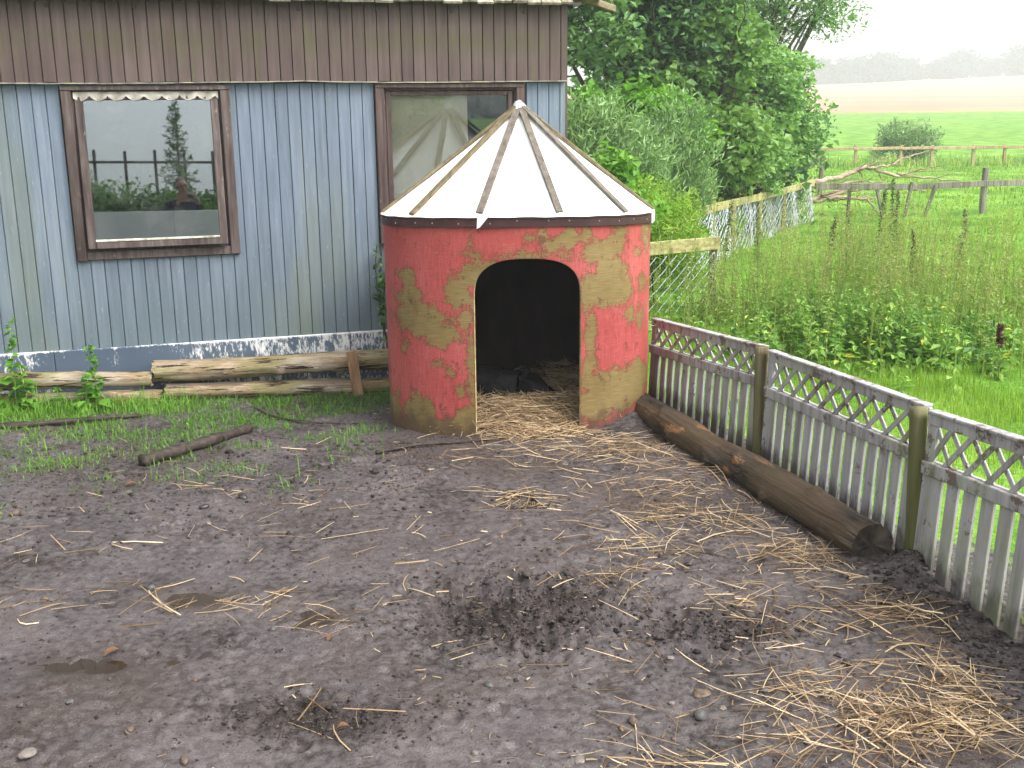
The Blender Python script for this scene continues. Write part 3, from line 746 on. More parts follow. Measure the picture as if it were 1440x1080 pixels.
# ------------------------------------------------------------------ timber: logs, stake, branches
def log_mesh(name, p0, p1, r0, r1, mat, label, cat, seed, squash=1.0, bend=.0, rough=.06, knots=0, n=70, m_=28, endmat=None, group=None, open_grain=True):
    """a log lying along its own x axis; the ends are jagged, the section uneven"""
    p0 = np.asarray(p0, float); p1 = np.asarray(p1, float); d = p1-p0; L = np.linalg.norm(d)
    xs = np.linspace(0, L, n); a = np.linspace(0, 2*math.pi, m_, endpoint=False)
    X, A = np.meshgrid(xs, a, indexing='ij')
    r = r0 + (r1-r0)*X/L
    ca, sa = np.cos(A), np.sin(A)
    q = 1 + rough*fbm(X*3, ca*1.4+5, 1.0, 4, seed) + rough*fbm(X*2, sa*1.4+9, 1.0, 4, seed+5) + rough*.5*fbm(X*1.2, A*5, 1.6, 2, seed+11)
    kr = np.random.default_rng(seed)
    for _ in range(knots):
        kx, ka = kr.uniform(.1*L, .9*L), kr.uniform(0, 2*math.pi)
        dd = ((X-kx)/.035)**2 + ((np.angle(np.exp(1j*(A-ka))))*r0/.03)**2
        q = q + .28*np.exp(-dd)
    by = bend*np.sin(X/L*math.pi*1.3+seed); bz = bend*.5*np.sin(X/L*math.pi*2+seed*2)
    V = np.stack([X + (np.where(X < 1e-6, -1, 0) + np.where(X > L-1e-6, 1, 0))*.02*fbm(ca*2+seed, sa*2, 1.5, 2, seed), by + r*q*ca, bz + r*q*sa*squash], -1).reshape(-1, 3)
    i = np.arange(n-1)[:, None]*m_; j = np.arange(m_)[None]; k = (j+1) % m_
    F = np.stack([i+j, i+k, i+m_+k, i+m_+j], -1).reshape(-1, 4)
    c0 = V[:m_].mean(0); c1 = V[-m_:].mean(0); nV = len(V); hr = np.random.default_rng(seed+9)
    mid0 = (V[:m_]+c0)/2; mid1 = (V[-m_:]+c1)/2; mid0[:, 0] += hr.normal(0, .005, m_)+.004; mid1[:, 0] += hr.normal(0, .005, m_)-.006
    V = np.concatenate([V, V[:m_], V[-m_:], mid0, mid1, [c0], [c1]])
    A0, A1, B0, B1, k0, k1 = nV, nV+m_, nV+2*m_, nV+3*m_, nV+4*m_, nV+4*m_+1
    T = []
    for t in range(m_):
        u = (t+1) % m_
        T += [[A0+t, B0+t, B0+u], [A0+t, B0+u, A0+u], [B0+t, k0, B0+u], [A1+t, B1+u, B1+t], [A1+t, A1+u, B1+u], [B1+t, B1+u, k1]]
    T = np.array(T)
    o = np_mesh(name, V, [F, T], mat, None, (0, 0, 0), {'v': np.full(len(V), kr.random())}, True)
    if endmat:
        o.data.materials.append(endmat)
        mi = np.zeros(len(F)+len(T), dtype=np.int32); mi[len(F):] = 1; o.data.polygons.foreach_set('material_index', mi)
    o.location = p0
    o.rotation_euler = Vector(d).to_track_quat('X', 'Z').to_euler()
    return tag(o, label, cat, group)

def timber():
    def bark_bits(m, c, g, b):
        c = m.mix(m.math('MULTIPLY', m.sstep(m.noise(6, 5, m.co((.35, 1, 1)), .65), .50, .60), .7), c, (.20, .115, .055)); c = m.mix(m.math('MULTIPLY', m.sstep(m.noise(26, 5, m.co((.12, 1, 1)), .7), .53, .58), .6), c, (.36, .31, .24))
        c = m.mix(m.math('MULTIPLY', m.sstep(m.noise(5, 5, m.co((.4, 1, 1))), .52, .64), .6), c, (.15, .15, .065))
        c = m.mix(m.sstep(m.noise(34, 5, m.co((.07, 1, 1)), .7), .55, .585), c, (.028, .019, .011))
        return c
    pale = wood('pale_barkless_log', [(0.063, 0.047, 0.03), (0.168, 0.126, 0.08), (0.259, 0.209, 0.148), (0.329, 0.281, 0.213)], 'x', 34, .8, .9, bark_bits, .008)
    grey = wood('greyed_log', [(0.05, 0.041, 0.032), (0.13, 0.101, 0.074), (0.216, 0.173, 0.128)], 'x', 34, .8, .9, bark_bits, .008)
    ends = Mt('log_end', .85, .2); ends.color(ends.ramp(ends.noise(22, 5), [(.3, (.12, .085, .05)), (.7, (.32, .25, .17))]))
    log_mesh('log', wl(-1.9, .15, .248), wl(-.385, .15, .175), .056, .053, pale, 'pale knotty upper log against the wall, left of the taller log pair', 'log', 3, .95, .008, .17, 9, 90, endmat=ends.m)
    log_mesh('log', wl(-1.95, .165, .117), wl(-.332, .165, .045), .056, .054, grey, 'thin lower log half hidden in grass, below the knotty upper log', 'log', 8, .95, .006, .13, 4, 90, endmat=ends.m)
    log_mesh('log', wl(-.372, .135, .212), wl(1.38, .135, .180), .075, .072, pale, 'thick splintered pale log lying on top behind the small leaning stake', 'log', 14, .96, .009, .20, 6, 110, endmat=ends.m)
    log_mesh('log', wl(-.308, .152, .068), wl(1.42, .152, -.010), .066, .060, grey, 'grey brown lower log under the thick splintered log', 'log', 21, .95, .005, .13, 3, 110, endmat=ends.m)
    st = wood('stake_wood', [(.15, .085, .045), (.28, .17, .095), (.38, .26, .16)], 'z', 36, .75, .5)
    mb = MB(); a = wl(.985, .245, -.07); b = wl(.945, .232, .285)
    mb.bar(a, b, .072, .026, WN, .5, .004)
    tag(mb.build('stake', st, None, a), 'short rough board stake leaning against the stacked logs beside the hut', 'stake')
    def wet(m, c, g, b):
        c = m.mix(m.math('MULTIPLY', m.sstep(m.noise(16, 6, m.co((.10, 1, 1)), .7), .52, .60), .75), c, (.150, .118, .088))
        c = m.mix(m.math('SUBTRACT', 1.0, m.sstep(m.voro(15, m.co((.22, 1, 1)), 'DISTANCE_TO_EDGE'), .0, .07)), c, (.010, .008, .006))
        c = m.mix(m.math('MULTIPLY', m.sstep(m.noise(3, 4, m.co((.6, 1, 1))), .52, .62), .5), c, (.040, .046, .018))
        c = m.mix(m.math('MULTIPLY', m.sstep(m.noise(4, 5, m.co((.4, 1, 1))), .44, .58), .75), c, (.085, .056, .034))
        c = m.mix(m.math('MULTIPLY', m.sstep(m.noise(7, 5, m.co((.3, 1, 1)), .7), .60, .66), .9), c, (.26, .13, .06))
        return c
    dark = wood('dark_wet_log', [(.014, .011, .009), (.045, .037, .029), (.115, .098, .078)], 'x', 30, .5, 1.0, wet, .016)
    dend = Mt('muddy_log_end', .8, .3); dend.color(dend.ramp(dend.noise(30, 5), [(0.3, (0.018, 0.013, 0.01)), (0.7, (0.065, 0.049, 0.039))]))
    log_mesh('log', (.790, 6.76, .072), (1.545, 4.42, .072), .086, .100, dark, 'long dark wet log lying along the foot of the picket fence', 'log', 33, 1.0, .014, .11, 7, 170, 44, dend.m)
    bk = wood('wet_branch_bark', [(.016, .012, .010), (.040, .030, .025), (.075, .060, .050)], 'x', 40, .55, .8)
    def branch(pts, r0, r1, label, seed, cat='branch', side=None):
        pts = [np.array(p, float) for p in pts]
        P = []
        for a, b in zip(pts[:-1], pts[1:]):
            for u in np.linspace(0, 1, 10, endpoint=False): P.append(a+(b-a)*u)
        P.append(pts[-1]); P = np.array(P); rr = np.linspace(r0, r1, len(P))
        kr = np.random.default_rng(seed)
        P[:, :2] += np.cumsum(kr.normal(0, r0*.10, (len(P), 2)), 0)*.5
        P[:, 2] = H(P[:, 0], P[:, 1], False) + rr*.85 + .004 + P[:, 2]
        rr = rr*(1 + .12*np.sin(np.arange(len(P))*.9+seed)) * (1 + kr.normal(0, .05, len(P)))
        mb = MB(); mb.tube(P, rr, 10, .5, True, .06)
        for (i, dx, dy, dz, ln, r_) in (side or []):
            a = P[int(i*(len(P)-1))]; b = a + arr(dx, dy, dz); mb.tube([a, (a+b)/2+arr(0, 0, .006), b], [r_, r_*.8, r_*.4], 7, .4, True, .05)
        o = mb.build('branch', bk, None, tuple(P[0]), True); return tag(o, label, cat)
    branch([(-2.045, 5.80, .0), (-1.86, 6.10, .004), (-1.63, 6.53, .0)], .036, .027, 'thick dark branch lying slanted on the mud by the grass patch', 2, side=[(.75, .05, -.06, .0, 0, .008)])
    branch([(-3.6, 6.30, 0), (-3.1, 6.46, .0), (-2.7, 6.60, .01), (-2.36, 6.78, .004)], .024, .014, 'long thin dark branch in the grass in front of the left logs', 4, side=[(.72, .05, .06, .02, 0, .007), (.45, -.1, .05, .0, 0, .006)])
    branch([(-1.70, 7.03, .01), (-1.55, 6.85, .01), (-1.33, 6.72, .008), (-.93, 6.76, .0)], .010, .004, 'thin reddish twig lying on the grass below the leaning stake', 6, 'twig', [(.55, .25, -.10, .0, 0, .004)])
    branch([(-.78, 6.03, .0), (-.55, 6.18, .008), (-.30, 6.24, .0), (.05, 6.27, .0)], .010, .005, 'dark forked twig lying on the mud in front of the hut', 8, 'twig', [(.35, -.12, .03, .0, 0, .006), (.5, .1, -.05, 0, 0, .004)])
timber()

# ------------------------------------------------------------------ picket fence
def picket_fence():
    def weather(m, c, g, b, lo=.54, hi=.59):
        z = m.n('SeparateXYZ'); m.t.links.new(m.n('NewGeometry').outputs['Position'], z.inputs[0])
        n_ = m.noise(14, 5, m.co((1, 1, .4)), .7)
        c = m.mix(m.math('MULTIPLY', m.sstep(m.noise(7, 6, m.co(), .75), lo, hi), .9), c, (.115, .082, .065))
        dirt = m.math('SUBTRACT', 1.0, m.sstep(m.math('ADD', z.outputs[2], m.math('MULTIPLY', m.math('SUBTRACT', n_, .5), .35)), .05, .20))
        c = m.mix(m.math('MULTIPLY', dirt, .85), c, (.045, .036, .030))
        c = m.mix(m.math('MULTIPLY', m.sstep(m.noise(3, 4), .5, .7), .35), c, (.22, .26, .13))
        return c
    def weather_p(m, c, g, b): return weather(m, c, g, b, .60, .66)
    wp = wood('worn_white_picket_paint', [(0.185, 0.178, 0.178), (0.296, 0.285, 0.289), (0.37, 0.359, 0.363)], 'z', 30, .65, .4, weather_p)
    wr = wood('worn_white_rail_paint', [(0.156, 0.14, 0.133), (0.312, 0.3, 0.304), (0.39, 0.378, 0.382)], 'z', 24, .65, .4, weather)
    pm = wood('mossy_post', [(.045, .036, .018), (.105, .085, .042), (.19, .165, .10)], 'z', 26, .75, .9,
              lambda m, c, g, b: m.mix(m.math('MULTIPLY', m.sstep(m.noise(5, 5, m.co((1, 1, .25))), .48, .66), .7), c, (.10, .115, .035)), .008)
    F = empty('picket_fence', (1.6, 5.0, 0), 'worn white picket fence with a criss-cross lattice top and round grey-green posts', 'fence')
    # panel: start, end, top heights
    PAN = [(arr(.915, 7.12), arr(1.355, 5.85), .555, .632, 13, .178), (arr(1.352, 5.72), arr(1.690, 4.38), .640, .695, 14, .200), (arr(1.664, 4.27), arr(1.995, 2.87), .702, .800, 13, .210), (arr(2.01, 2.79), arr(2.28, 1.40), .81, .83, 13, .21)]
    for k, (a, b, z0, z1, npk, lh) in enumerate(PAN):
        d = b-a; L = np.linalg.norm(d); d /= L; nrm = arr(d[1], -d[0])          # to the yard side (camera)
        if nrm[0] > 0: nrm = -nrm
        lean = .03
        def P(u, z, o=0.0):
            zt = z0 + (z1-z0)*u; q = a + (b-a)*u + nrm*(o - lean*(z/.7)); return arr(q[0], q[1], z)
        def top(u): return z0 + (z1-z0)*u
        nv = arr(nrm[0], nrm[1], 0)
        mb = MB()
        # top rail: upright board plus a flat cap, lower rails front and back, end stiles
        mb.bar(P(0, top(0)-.028), P(1, top(1)-.028), .024, .050, (0, 0, 1), .5, .003)
        mb.bar(P(0, top(0)), P(1, top(1)), .046, .014, (0, 0, 1), .7, .003)
        mb.bar(P(0, top(0)-lh-.02, .013), P(1, top(1)-lh-.02, .013), .022, .055, (0, 0, 1), .4, .003)
        mb.bar(P(0, top(0)-lh-.012, -.016), P(1, top(1)-lh-.012, -.016), .02, .040, (0, 0, 1), .8, .003)
        for u in (.012, .988): mb.bar(P(u, -.08, -.005), P(u, top(u)-.006, -.005), .02, .055, np.array([d[0], d[1], 0]), .6, .003)
        pan = mb.build('fence_panel', wr, F)
        # lattice
        mb = MB(); nl = int(round(L/.135)); st = 1.0/nl
        for i in range(nl):
            for sg, o in ((1, .006), (-1, -.010)):
                u0 = (i - .12)*st; u1 = (i + 1.12)*st
                if sg < 0: u0, u1 = u1, u0
                u0 = min(max(u0, .015), .985); u1 = min(max(u1, .015), .985)
                mb.bar(P(u0, top(u0)-lh-.005, o), P(u1, top(u1)-.045, o), .009, .024, np.cross(nv, arr(d[0]*sg, d[1]*sg, 1)), None, .002)
        mb.build('lattice', wr, pan)
        # pickets
        for i in range(npk):
            u = (i+.8)/(npk+.6); w = .068*(L/1.43) + random.uniform(-.003, .003)
            zt = top(u)-lh-.008; zb = -.05 + random.uniform(-.02, .02); du = random.uniform(-.004, .004)
            mb = MB(); mb.bar(P(u+du, zb, .0), P(u, zt, -.001), .016, w, np.array([d[0], d[1], 0]), None, .003)
            mb.build('picket', wp, pan)
    for (x, y, zt, r, lx, ly) in ((1.352, 5.775, .652, .037, -.012, .0), (1.683, 4.315, .705, .036, -.03, .004)):
        n = 24; zs = np.linspace(-.15, zt, n)
        mb = MB(); mb.tube([(x + lx*z/.7, y + ly*z/.7, z) for z in zs], r*(1 + .02*np.sin(zs*9)), 16, .5, True, .02)
        mb.build('post', pm, F, smooth=True)
    # wire ties to the hut
    m = Mt('tie_wire', .4, .5, (.5, .5, .5)); 
    for z, lab in ((.53, 'upper pale wire tying the fence end to the red hut'), (.40, 'lower pale wire tying the fence end to the red hut')):
        mb = MB(); mb.tube([(.86, 7.08, z+.02), (.90, 7.04, z), (.94, 7.06, z-.01), (.95, 7.1, z+.005), (.885, 7.11, z+.01)], .0025, 5)
        tag(mb.build('tie_wire', m.m, None, (.9, 7.05, z)), lab, 'wire')
picket_fence()

# ------------------------------------------------------------------ straw, clods, stones, leaves
def straws(P, ang, L, pitch, r, name, mat, label, cat, base):
    """bent three-sided stalks, all in one mesh"""
    n = len(P); t = np.array([-.5, -.12, .2, .5]); k = len(t)
    d = np.stack([np.cos(ang), np.sin(ang), np.zeros(n)], -1)
    side = np.stack([-np.sin(ang), np.cos(ang), np.zeros(n)], -1)
    bend = rng.normal(0, .10, n)*L*(rng.random(n) < .75) + rng.normal(0, .22, n)*L*(rng.random(n) < .12); kink = rng.normal(0, .03, n)*L
    C = P[:, None, :] + d[:, None, :]*(t[None, :, None]*L[:, None, None]) + side[:, None, :]*((bend[:, None]*(t**2*2)[None, :])[:, :, None])
    C[:, :, 2] += pitch[:, None]*t[None, :]*L[:, None] + (kink[:, None]*np.array([0, .5, .6, 0])[None, :]).clip(0)
    a = np.array([0, 2.094, 4.189]); V = np.zeros((n, k, 3, 3))
    for j in range(3):
        V[:, :, j, :] = C + (math.cos(a[j])*side[:, None, :] + math.sin(a[j])*arr(0, 0, 1))*(r[:, None, None]*np.array([1, 1, .95, .6])[None, :, None])
    V = V.reshape(-1, 3)
    b = np.arange(n)[:, None, None]*(k*3) + np.arange(k-1)[None, :, None]*3; j = np.arange(3)[None, None]; j2 = (j+1) % 3
    F = np.stack([b+j, b+j2, b+3+j2, b+3+j], -1).reshape(-1, 4)
    v = np.repeat(rng.random(n), k*3)
    o = np_mesh(name, V, F, mat, None, base, {'v': v}); return tag(o, label, cat, kind='stuff')

def ground_litter():
    m = Mt('straw', .5, .4)
    m.color(m.ramp(m.attr('v'), [(0, (.07, .042, .022)), (.3, (.20, .125, .065)), (.65, (.40, .28, .155)), (1, (.62, .48, .30))])); straw = m.m
    # (x, y, spread x, spread y, count) of drifts of straw on the mud
    CL = [(.45,6.05,.44,.242,89),(.25,6.35,.275,.11,65),(.62,6.15,.242,.132,40),(.05,5.25,.176,.088,44),(-1.15,5.3,.308,.11,17),(-1.35,5.6,.44,.11,13),(.83,4.92,.242,.099,65),(.95,5.25,.275,.165,48),(.65,4.6,.198,.132,34),(.55,4.45,.176,.11,34),(1.25,4.5,.22,.143,89),(1.05,4.75,.22,.11,40),(.42,4.25,.165,.132,34),(.92,4.05,.154,.11,40),(1.42,3.85,.121,.099,65),(1.0,3.75,.143,.11,34),(1.12,3.38,.176,.11,52),(1.28,3.16,.22,.121,141),(1.05,2.98,.22,.11,94),(.58,3.0,.22,.154,40),(.5,2.8,.22,.088,40),(.95,3.2,.165,.132,40),(-1.4,4.1,.33,.11,22),(-1.05,4.05,.22,.11,17),(-.7,3.85,.165,.088,15),(-1.95,4.05,.22,.077,15),(-2.2,4.6,.385,.165,13),(-.58,3.2,.099,.088,8),(-1.9,4.35,.33,.165,9),(1.5,3.35,.088,.22,48),(.7,5.5,.44,.22,40),(.98,5.55,.22,.22,48),(-.2,6.1,.55,.165,34),(-.9,4.9,.66,.44,17),(.3,3.5,.55,.33,20),(-1.2,6.0,.66,.33,17),(1.3,4.1,.165,.165,34),(.2,4.9,.66,.44,22),(-.2,4.2,.55,.33,13),(-1.7,5.0,.55,.33,13),(-2.2,5.6,.44,.33,8),(1.33,3.05,.176,.099,93),(1.45,3.45,.099,.132,51),(.35,6.12,.275,.132,43),(.7,5.95,.165,.11,34),(1.2,4.35,.11,.11,42)]
    P = []; 
    for x, y, sx, sy, c in CL:
        c = int(c*1.25)
        q = np.stack([rng.normal(x, sx*.75, c), rng.normal(y, sy*.9, c)], -1); P.append(q)
    P = np.concatenate(P)
    chaff = np.stack([rng.normal(.75, .75, 900), rng.normal(4.4, 1.3, 900)], -1); nch = len(P); P = np.concatenate([P, chaff]); isch = np.arange(len(P)) >= nch
    fs = fence_side(P[:, 0], P[:, 1]); dh = hutd(P[:, 0], P[:, 1])
    k = (fs < -.08) & (dh > 1.05) & (P[:, 1] > 2.5); P = P[k]; isch = isch[k]
    # keep clear of the long log
    la, lb = arr(.815, 6.78), arr(1.565, 4.42); u = np.clip(((P-la)@(lb-la))/((lb-la)@(lb-la)), 0, 1); k = np.linalg.norm(P-(la+u[:, None]*(lb-la)), axis=1) > .12; P = P[k]; isch = isch[k]
    n = len(P)
    # height from local crowding
    cell = np.floor(P/.07).astype(int); key = cell[:, 0]*1000+cell[:, 1]; _, inv, cnt = np.unique(key, return_inverse=True, return_counts=True)
    z = H(P[:, 0], P[:, 1]) + .004 + rng.random(n)*np.minimum(cnt[inv]*.0045, .035)
    L = np.clip(rng.lognormal(math.log(.135), .5, n), .04, .42); L = np.where(isch, rng.uniform(.012, .05, n), L)
    ang = np.where(rng.random(n) < .25, rng.normal(.10, .5, n), rng.uniform(0, math.pi, n))
    straws(np.column_stack([P, z]), ang, L, rng.normal(0, .11, n), np.clip(rng.lognormal(math.log(.0014), .4, n), .0006, .0032), 'loose_straw', straw, 'loose yellow straw stalks scattered over the wet mud', 'straw', (0, 4.5, 0))
    # bedding in the hut
    n = 5200; a = rng.uniform(0, 2*math.pi, n); r = .93*np.sqrt(rng.random(n)); fx, fy = FP(a); x = SC[0]+(fx-SC[0])*r; y = SC[1]+(fy-SC[1])*r
    nd = 900; xd = rng.normal(.12, .17, nd).clip(-.19, .39); yd = rng.uniform(6.2, 6.9, nd); x = np.concatenate([x, xd]); y = np.concatenate([y, yd]); n += nd
    fr = sm(6.2, 6.55, y)
    z = H(x, y) + .006 + rng.random(n)*(.03 + .075*fr*sm(1.06, .6, hutd(x, y))) + .05*np.exp(-((y-6.75)/.16)**2)*fr + .10*np.exp(-((x-.42)/.25)**2)*sm(6.7, 7.3, y) + .12*sm(7.45, 7.75, y)
    L = np.clip(rng.lognormal(math.log(.12), .45, n), .04, .3)
    straws(np.column_stack([x, y, z]), rng.uniform(0, math.pi, n), L, rng.normal(0, .22, n), rng.uniform(.0011, .0022, n), 'straw_bedding', straw, 'heap of straw bedding inside the round hut', 'straw', (SC[0], SC[1], 0))
    # clods and crumbs of soil
    ico_v, ico_f = ico(1)
    def lumps(x, y, r, name, mat, label, flat=.6, sink=.42):
        n = len(x); nv = len(ico_v)
        S = r[:, None, None]*(1 + rng.normal(0, .22, (n, nv))[:, :, None])*np.stack([rng.uniform(.8, 1.3, n), rng.uniform(.7, 1.1, n), np.full(n, flat)], -1)[:, None, :]
        V = ico_v[None]*S; ca = rng.uniform(0, 6.28, n); c, s_ = np.cos(ca)[:, None], np.sin(ca)[:, None]
        V = np.stack([V[..., 0]*c-V[..., 1]*s_, V[..., 0]*s_+V[..., 1]*c, V[..., 2]], -1)
        V[..., 0] += x[:, None]; V[..., 1] += y[:, None]; V[..., 2] += (H(x, y) + r*(flat-sink))[:, None]
        F = (ico_f[None] + (np.arange(n)*nv)[:, None, None]).reshape(-1, 3)
        o = np_mesh(name, V.reshape(-1, 3), F, mat, None, (0, 4, 0), {'v': np.repeat(rng.random(n), nv)}, True); return tag(o, label, 'soil', kind='stuff')
    m = Mt('clod_soil', .8, .12); m.color(m.ramp(m.attr('v'), [(0, (0.018, 0.014, 0.013)), (0.7, (0.053, 0.044, 0.04)), (1, (0.088, 0.075, 0.07))])); m.bump(m.noise(180, 3), .5, .004)
    xs, ys, rs = [], [], []
    for (x, y, sx, sy, c, r0) in ((.05,3.98,.30,.24,2600,.0036),(.74,3.78,.22,.12,1000,.0036),(-.62,3.2,.26,.10,800,.0030),(.03,5.22,.14,.08,130,.005),(1.56,4.15,.12,.16,260,.005),(1.66,3.65,.10,.35,500,.005),(1.35,3.2,.3,.3,200,.004)):
        xs.append(rng.normal(x, sx*.8, c)); ys.append(rng.normal(y, sy*.8, c)); rs.append(rng.lognormal(math.log(r0), .5, c))
    c = 7000; xs.append(rng.uniform(-2.6, 1.9, c)); ys.append(2.6+4.3*rng.random(c)); rs.append(rng.lognormal(math.log(.0029), .5, c))
    c = 3000; xs.append(rng.uniform(-2.9, -.4, c)); ys.append(rng.normal(5.7, .55, c)); rs.append(rng.lognormal(math.log(.0042), .5, c))
    x = np.concatenate(xs); y = np.concatenate(ys); r = np.concatenate(rs).clip(.002, .022)
    k = (fence_side(x, y) < -.03) & (hutd(x, y) > 1.03); lumps(x[k], y[k], r[k], 'soil_clods', m.m, 'small dark clods and crumbs of dug-up mud')

def ico(sub):
    t = (1+5**.5)/2
    V = [(-1,t,0),(1,t,0),(-1,-t,0),(1,-t,0),(0,-1,t),(0,1,t),(0,-1,-t),(0,1,-t),(t,0,-1),(t,0,1),(-t,0,-1),(-t,0,1)]
    F = [(0,11,5),(0,5,1),(0,1,7),(0,7,10),(0,10,11),(1,5,9),(5,11,4),(11,10,2),(10,7,6),(7,1,8),(3,9,4),(3,4,2),(3,2,6),(3,6,8),(3,8,9),(4,9,5),(2,4,11),(6,2,10),(8,6,7),(9,8,1)]
    V = [np.array(v, float)/np.linalg.norm(v) for v in V]
    for _ in range(sub):
        cache = {}; NF = []
        def mid(a, b):
            k = (min(a, b), max(a, b))
            if k not in cache: w = V[a]+V[b]; V.append(w/np.linalg.norm(w)); cache[k] = len(V)-1
            return cache[k]
        for a, b, c in F:
            ab, bc, ca = mid(a, b), mid(b, c), mid(c, a); NF += [(a, ab, ca), (b, bc, ab), (c, ca, bc), (ab, bc, ca)]
        F = NF
    return np.array(V), np.array(F)
ground_litter()

def stones():
    iv, if_ = ico(3)
    def mat(name, a, b, r=.6):
        m = Mt(name, r, .4); m.color(m.ramp(m.noise(14, 5, m.co((1, 1, 1)), .7), [(.3, a), (.7, b)])); m.bump(m.noise(60, 4), .5, .004); return m.m
    MS = {'brown': mat('brown_stone', (0.055, 0.036, 0.022), (0.143, 0.099, 0.066)), 'grey': mat('grey_stone', (0.035, 0.033, 0.033), (0.09, 0.083, 0.08)), 'dark': mat('dark_stone', (0.013, 0.011, 0.01), (0.036, 0.03, 0.027), .4),
          'pale': mat('pale_stone', (.085, .07, .062), (.17, .145, .128)), 'rust': mat('rusty_stone', (.045, .03, .024), (.11, .075, .06))}
    L = [(.62,3.30,.036,'brown','rough brown broken lump, biggest stone on the mud at lower right'),(.592,3.17,.034,'grey','smooth grey brown stone just below the rough brown lump'),
         (.513,3.255,.014,'pale','small pale chip left of the rough brown lump'),(.672,3.21,.017,'pale','pale flat chip right of the smooth grey brown stone'),
         (.83,3.31,.018,'grey','small grey stone between the brown lump and the straw drift'),(.19,2.955,.026,'pale','pale stone at the bottom edge of the photo, left of the straw'),
         (.335,3.12,.018,'brown','brown pebble of the pair left of the grey brown stone'),(.375,3.155,.023,'rust','reddish brown stone above its brown pebble neighbour'),
         (.49,3.05,.013,'rust','tiny orange pebble beside straw near the bottom edge'),(-.125,2.985,.013,'pale','little pale orange pebble alone at the bottom, left of centre'),
         (.735,4.32,.022,'dark','round black dropping-like stone between two drifts of straw'),(1.16,3.50,.024,'dark','dark oval stone at the edge of the big right straw drift'),
         (.68,3.51,.018,'grey','grey pointed stone below the second patch of dug soil'),(.55,3.55,.015,'pale','pale pebble above the grey pointed stone'),
         (-.09,3.40,.019,'grey','flat grey stone below the large dug patch'),(.02,3.56,.014,'dark','dark pebble on the lower rim of the large dug patch'),
         (-1.48,2.975,.028,'pale','pinkish pale stone in the lower left corner'),(-1.0,2.955,.024,'rust','reddish stone at the bottom edge in the left half'),
         (-1.47,3.28,.017,'grey','grey pebble below the brown puddle'),(-1.22,3.12,.022,'rust','rusty brown stone near the lower left, below the pebble and puddle'),
         (-1.10,3.43,.014,'rust','small reddish pebble right of the brown puddle'),(-1.50,4.22,.022,'grey','grey stone at the edge of the small straw-crossed puddle'),
         (-2.11,4.45,.020,'grey','dull grey stone near the left edge of the photo'),(-1.88,4.08,.018,'brown','tan stone beside straw, left of the straw-crossed puddle'),
         (-2.32,4.68,.020,'dark','dark stone at the left edge above the dull grey one'),(-1.80,4.95,.012,'pale','white chip on the mud below the orange leaf'),
         (-1.45,4.93,.017,'pale','flat pale stone right of the white chip'),(-1.37,5.28,.034,'dark','large dark wet stone below the thick branch'),
         (-.91,3.80,.018,'grey','grey stone just left of the small reed-brown puddle'),(-.56,3.86,.016,'dark','dark stone right of the small puddle'),
         (-1.53,5.15,.030,'dark','dark muddy lump left of the large wet stone'),(-2.42,5.05,.032,'rust','rust brown lump near the left edge below the grass')]
    for k, (x, y, r, c, lab) in enumerate(L):
        r = r*.74
        V = iv.copy(); kr = np.random.default_rng(k+50)
        q = 1 + .28*fbm(V[:, 0]*1.2+k, V[:, 1]*1.2+V[:, 2]*1.7, 1.3, 3, k) 
        V = V*q[:, None]*np.array([kr.uniform(1.0, 1.35), kr.uniform(.75, 1.0), kr.uniform(.6, .8)])*r
        a = kr.uniform(0, 6.28); V = np.stack([V[:, 0]*math.cos(a)-V[:, 1]*math.sin(a), V[:, 0]*math.sin(a)+V[:, 1]*math.cos(a), V[:, 2]+r*.22], -1)
        z = Hs(x, y)
        o = np_mesh('stone', V, if_, MS[c], None, None, {'v': np.zeros(len(V))}, True, True); o.location = (x, y, z)
        tag(o, lab, 'stone', 'stones lying on the mud')
    m = Mt('dead_leaf', .6, .3); m.color(m.ramp(m.noise(30, 4), [(.36, (.06, .032, .016)), (.64, (.17, .085, .04))]))
    for x, y, s, lab in ((-2.0,5.48,.045,'curled orange leaf lying at the edge of the sparse grass'),(-1.45,3.62,.04,'wet brown leaf caught on straw in the brown puddle'),(-.68,3.72,.03,'small rusty leaf beside the small puddle straw'),(-.55,3.14,.03,'crumpled pale leaf among the few stalks at the lower dug patch')):
        n = 9; V = []; a0 = random.uniform(0, 6)
        for i in range(n):
            u = i/(n-1); w = s*.42*math.sin(math.pi*u)**.8
            for sd in (-1, 0, 1):
                lx, ly = (u-.5)*s*1.6, sd*w; lz = .006 + .35*abs(sd)*w + .012*math.sin(u*3)
                V.append((lx*math.cos(a0)-ly*math.sin(a0), lx*math.sin(a0)+ly*math.cos(a0), lz))
        F = [[3*i+j, 3*i+j+1, 3*i+j+4, 3*i+j+3] for i in range(n-1) for j in (0, 1)]
        o = np_mesh('fallen_leaf', V, np.array(F), m.m, None, None, None, True, True); o.location = (x, y, Hs(x, y)); tag(o, lab, 'leaf', 'dead leaves on the mud')
stones()

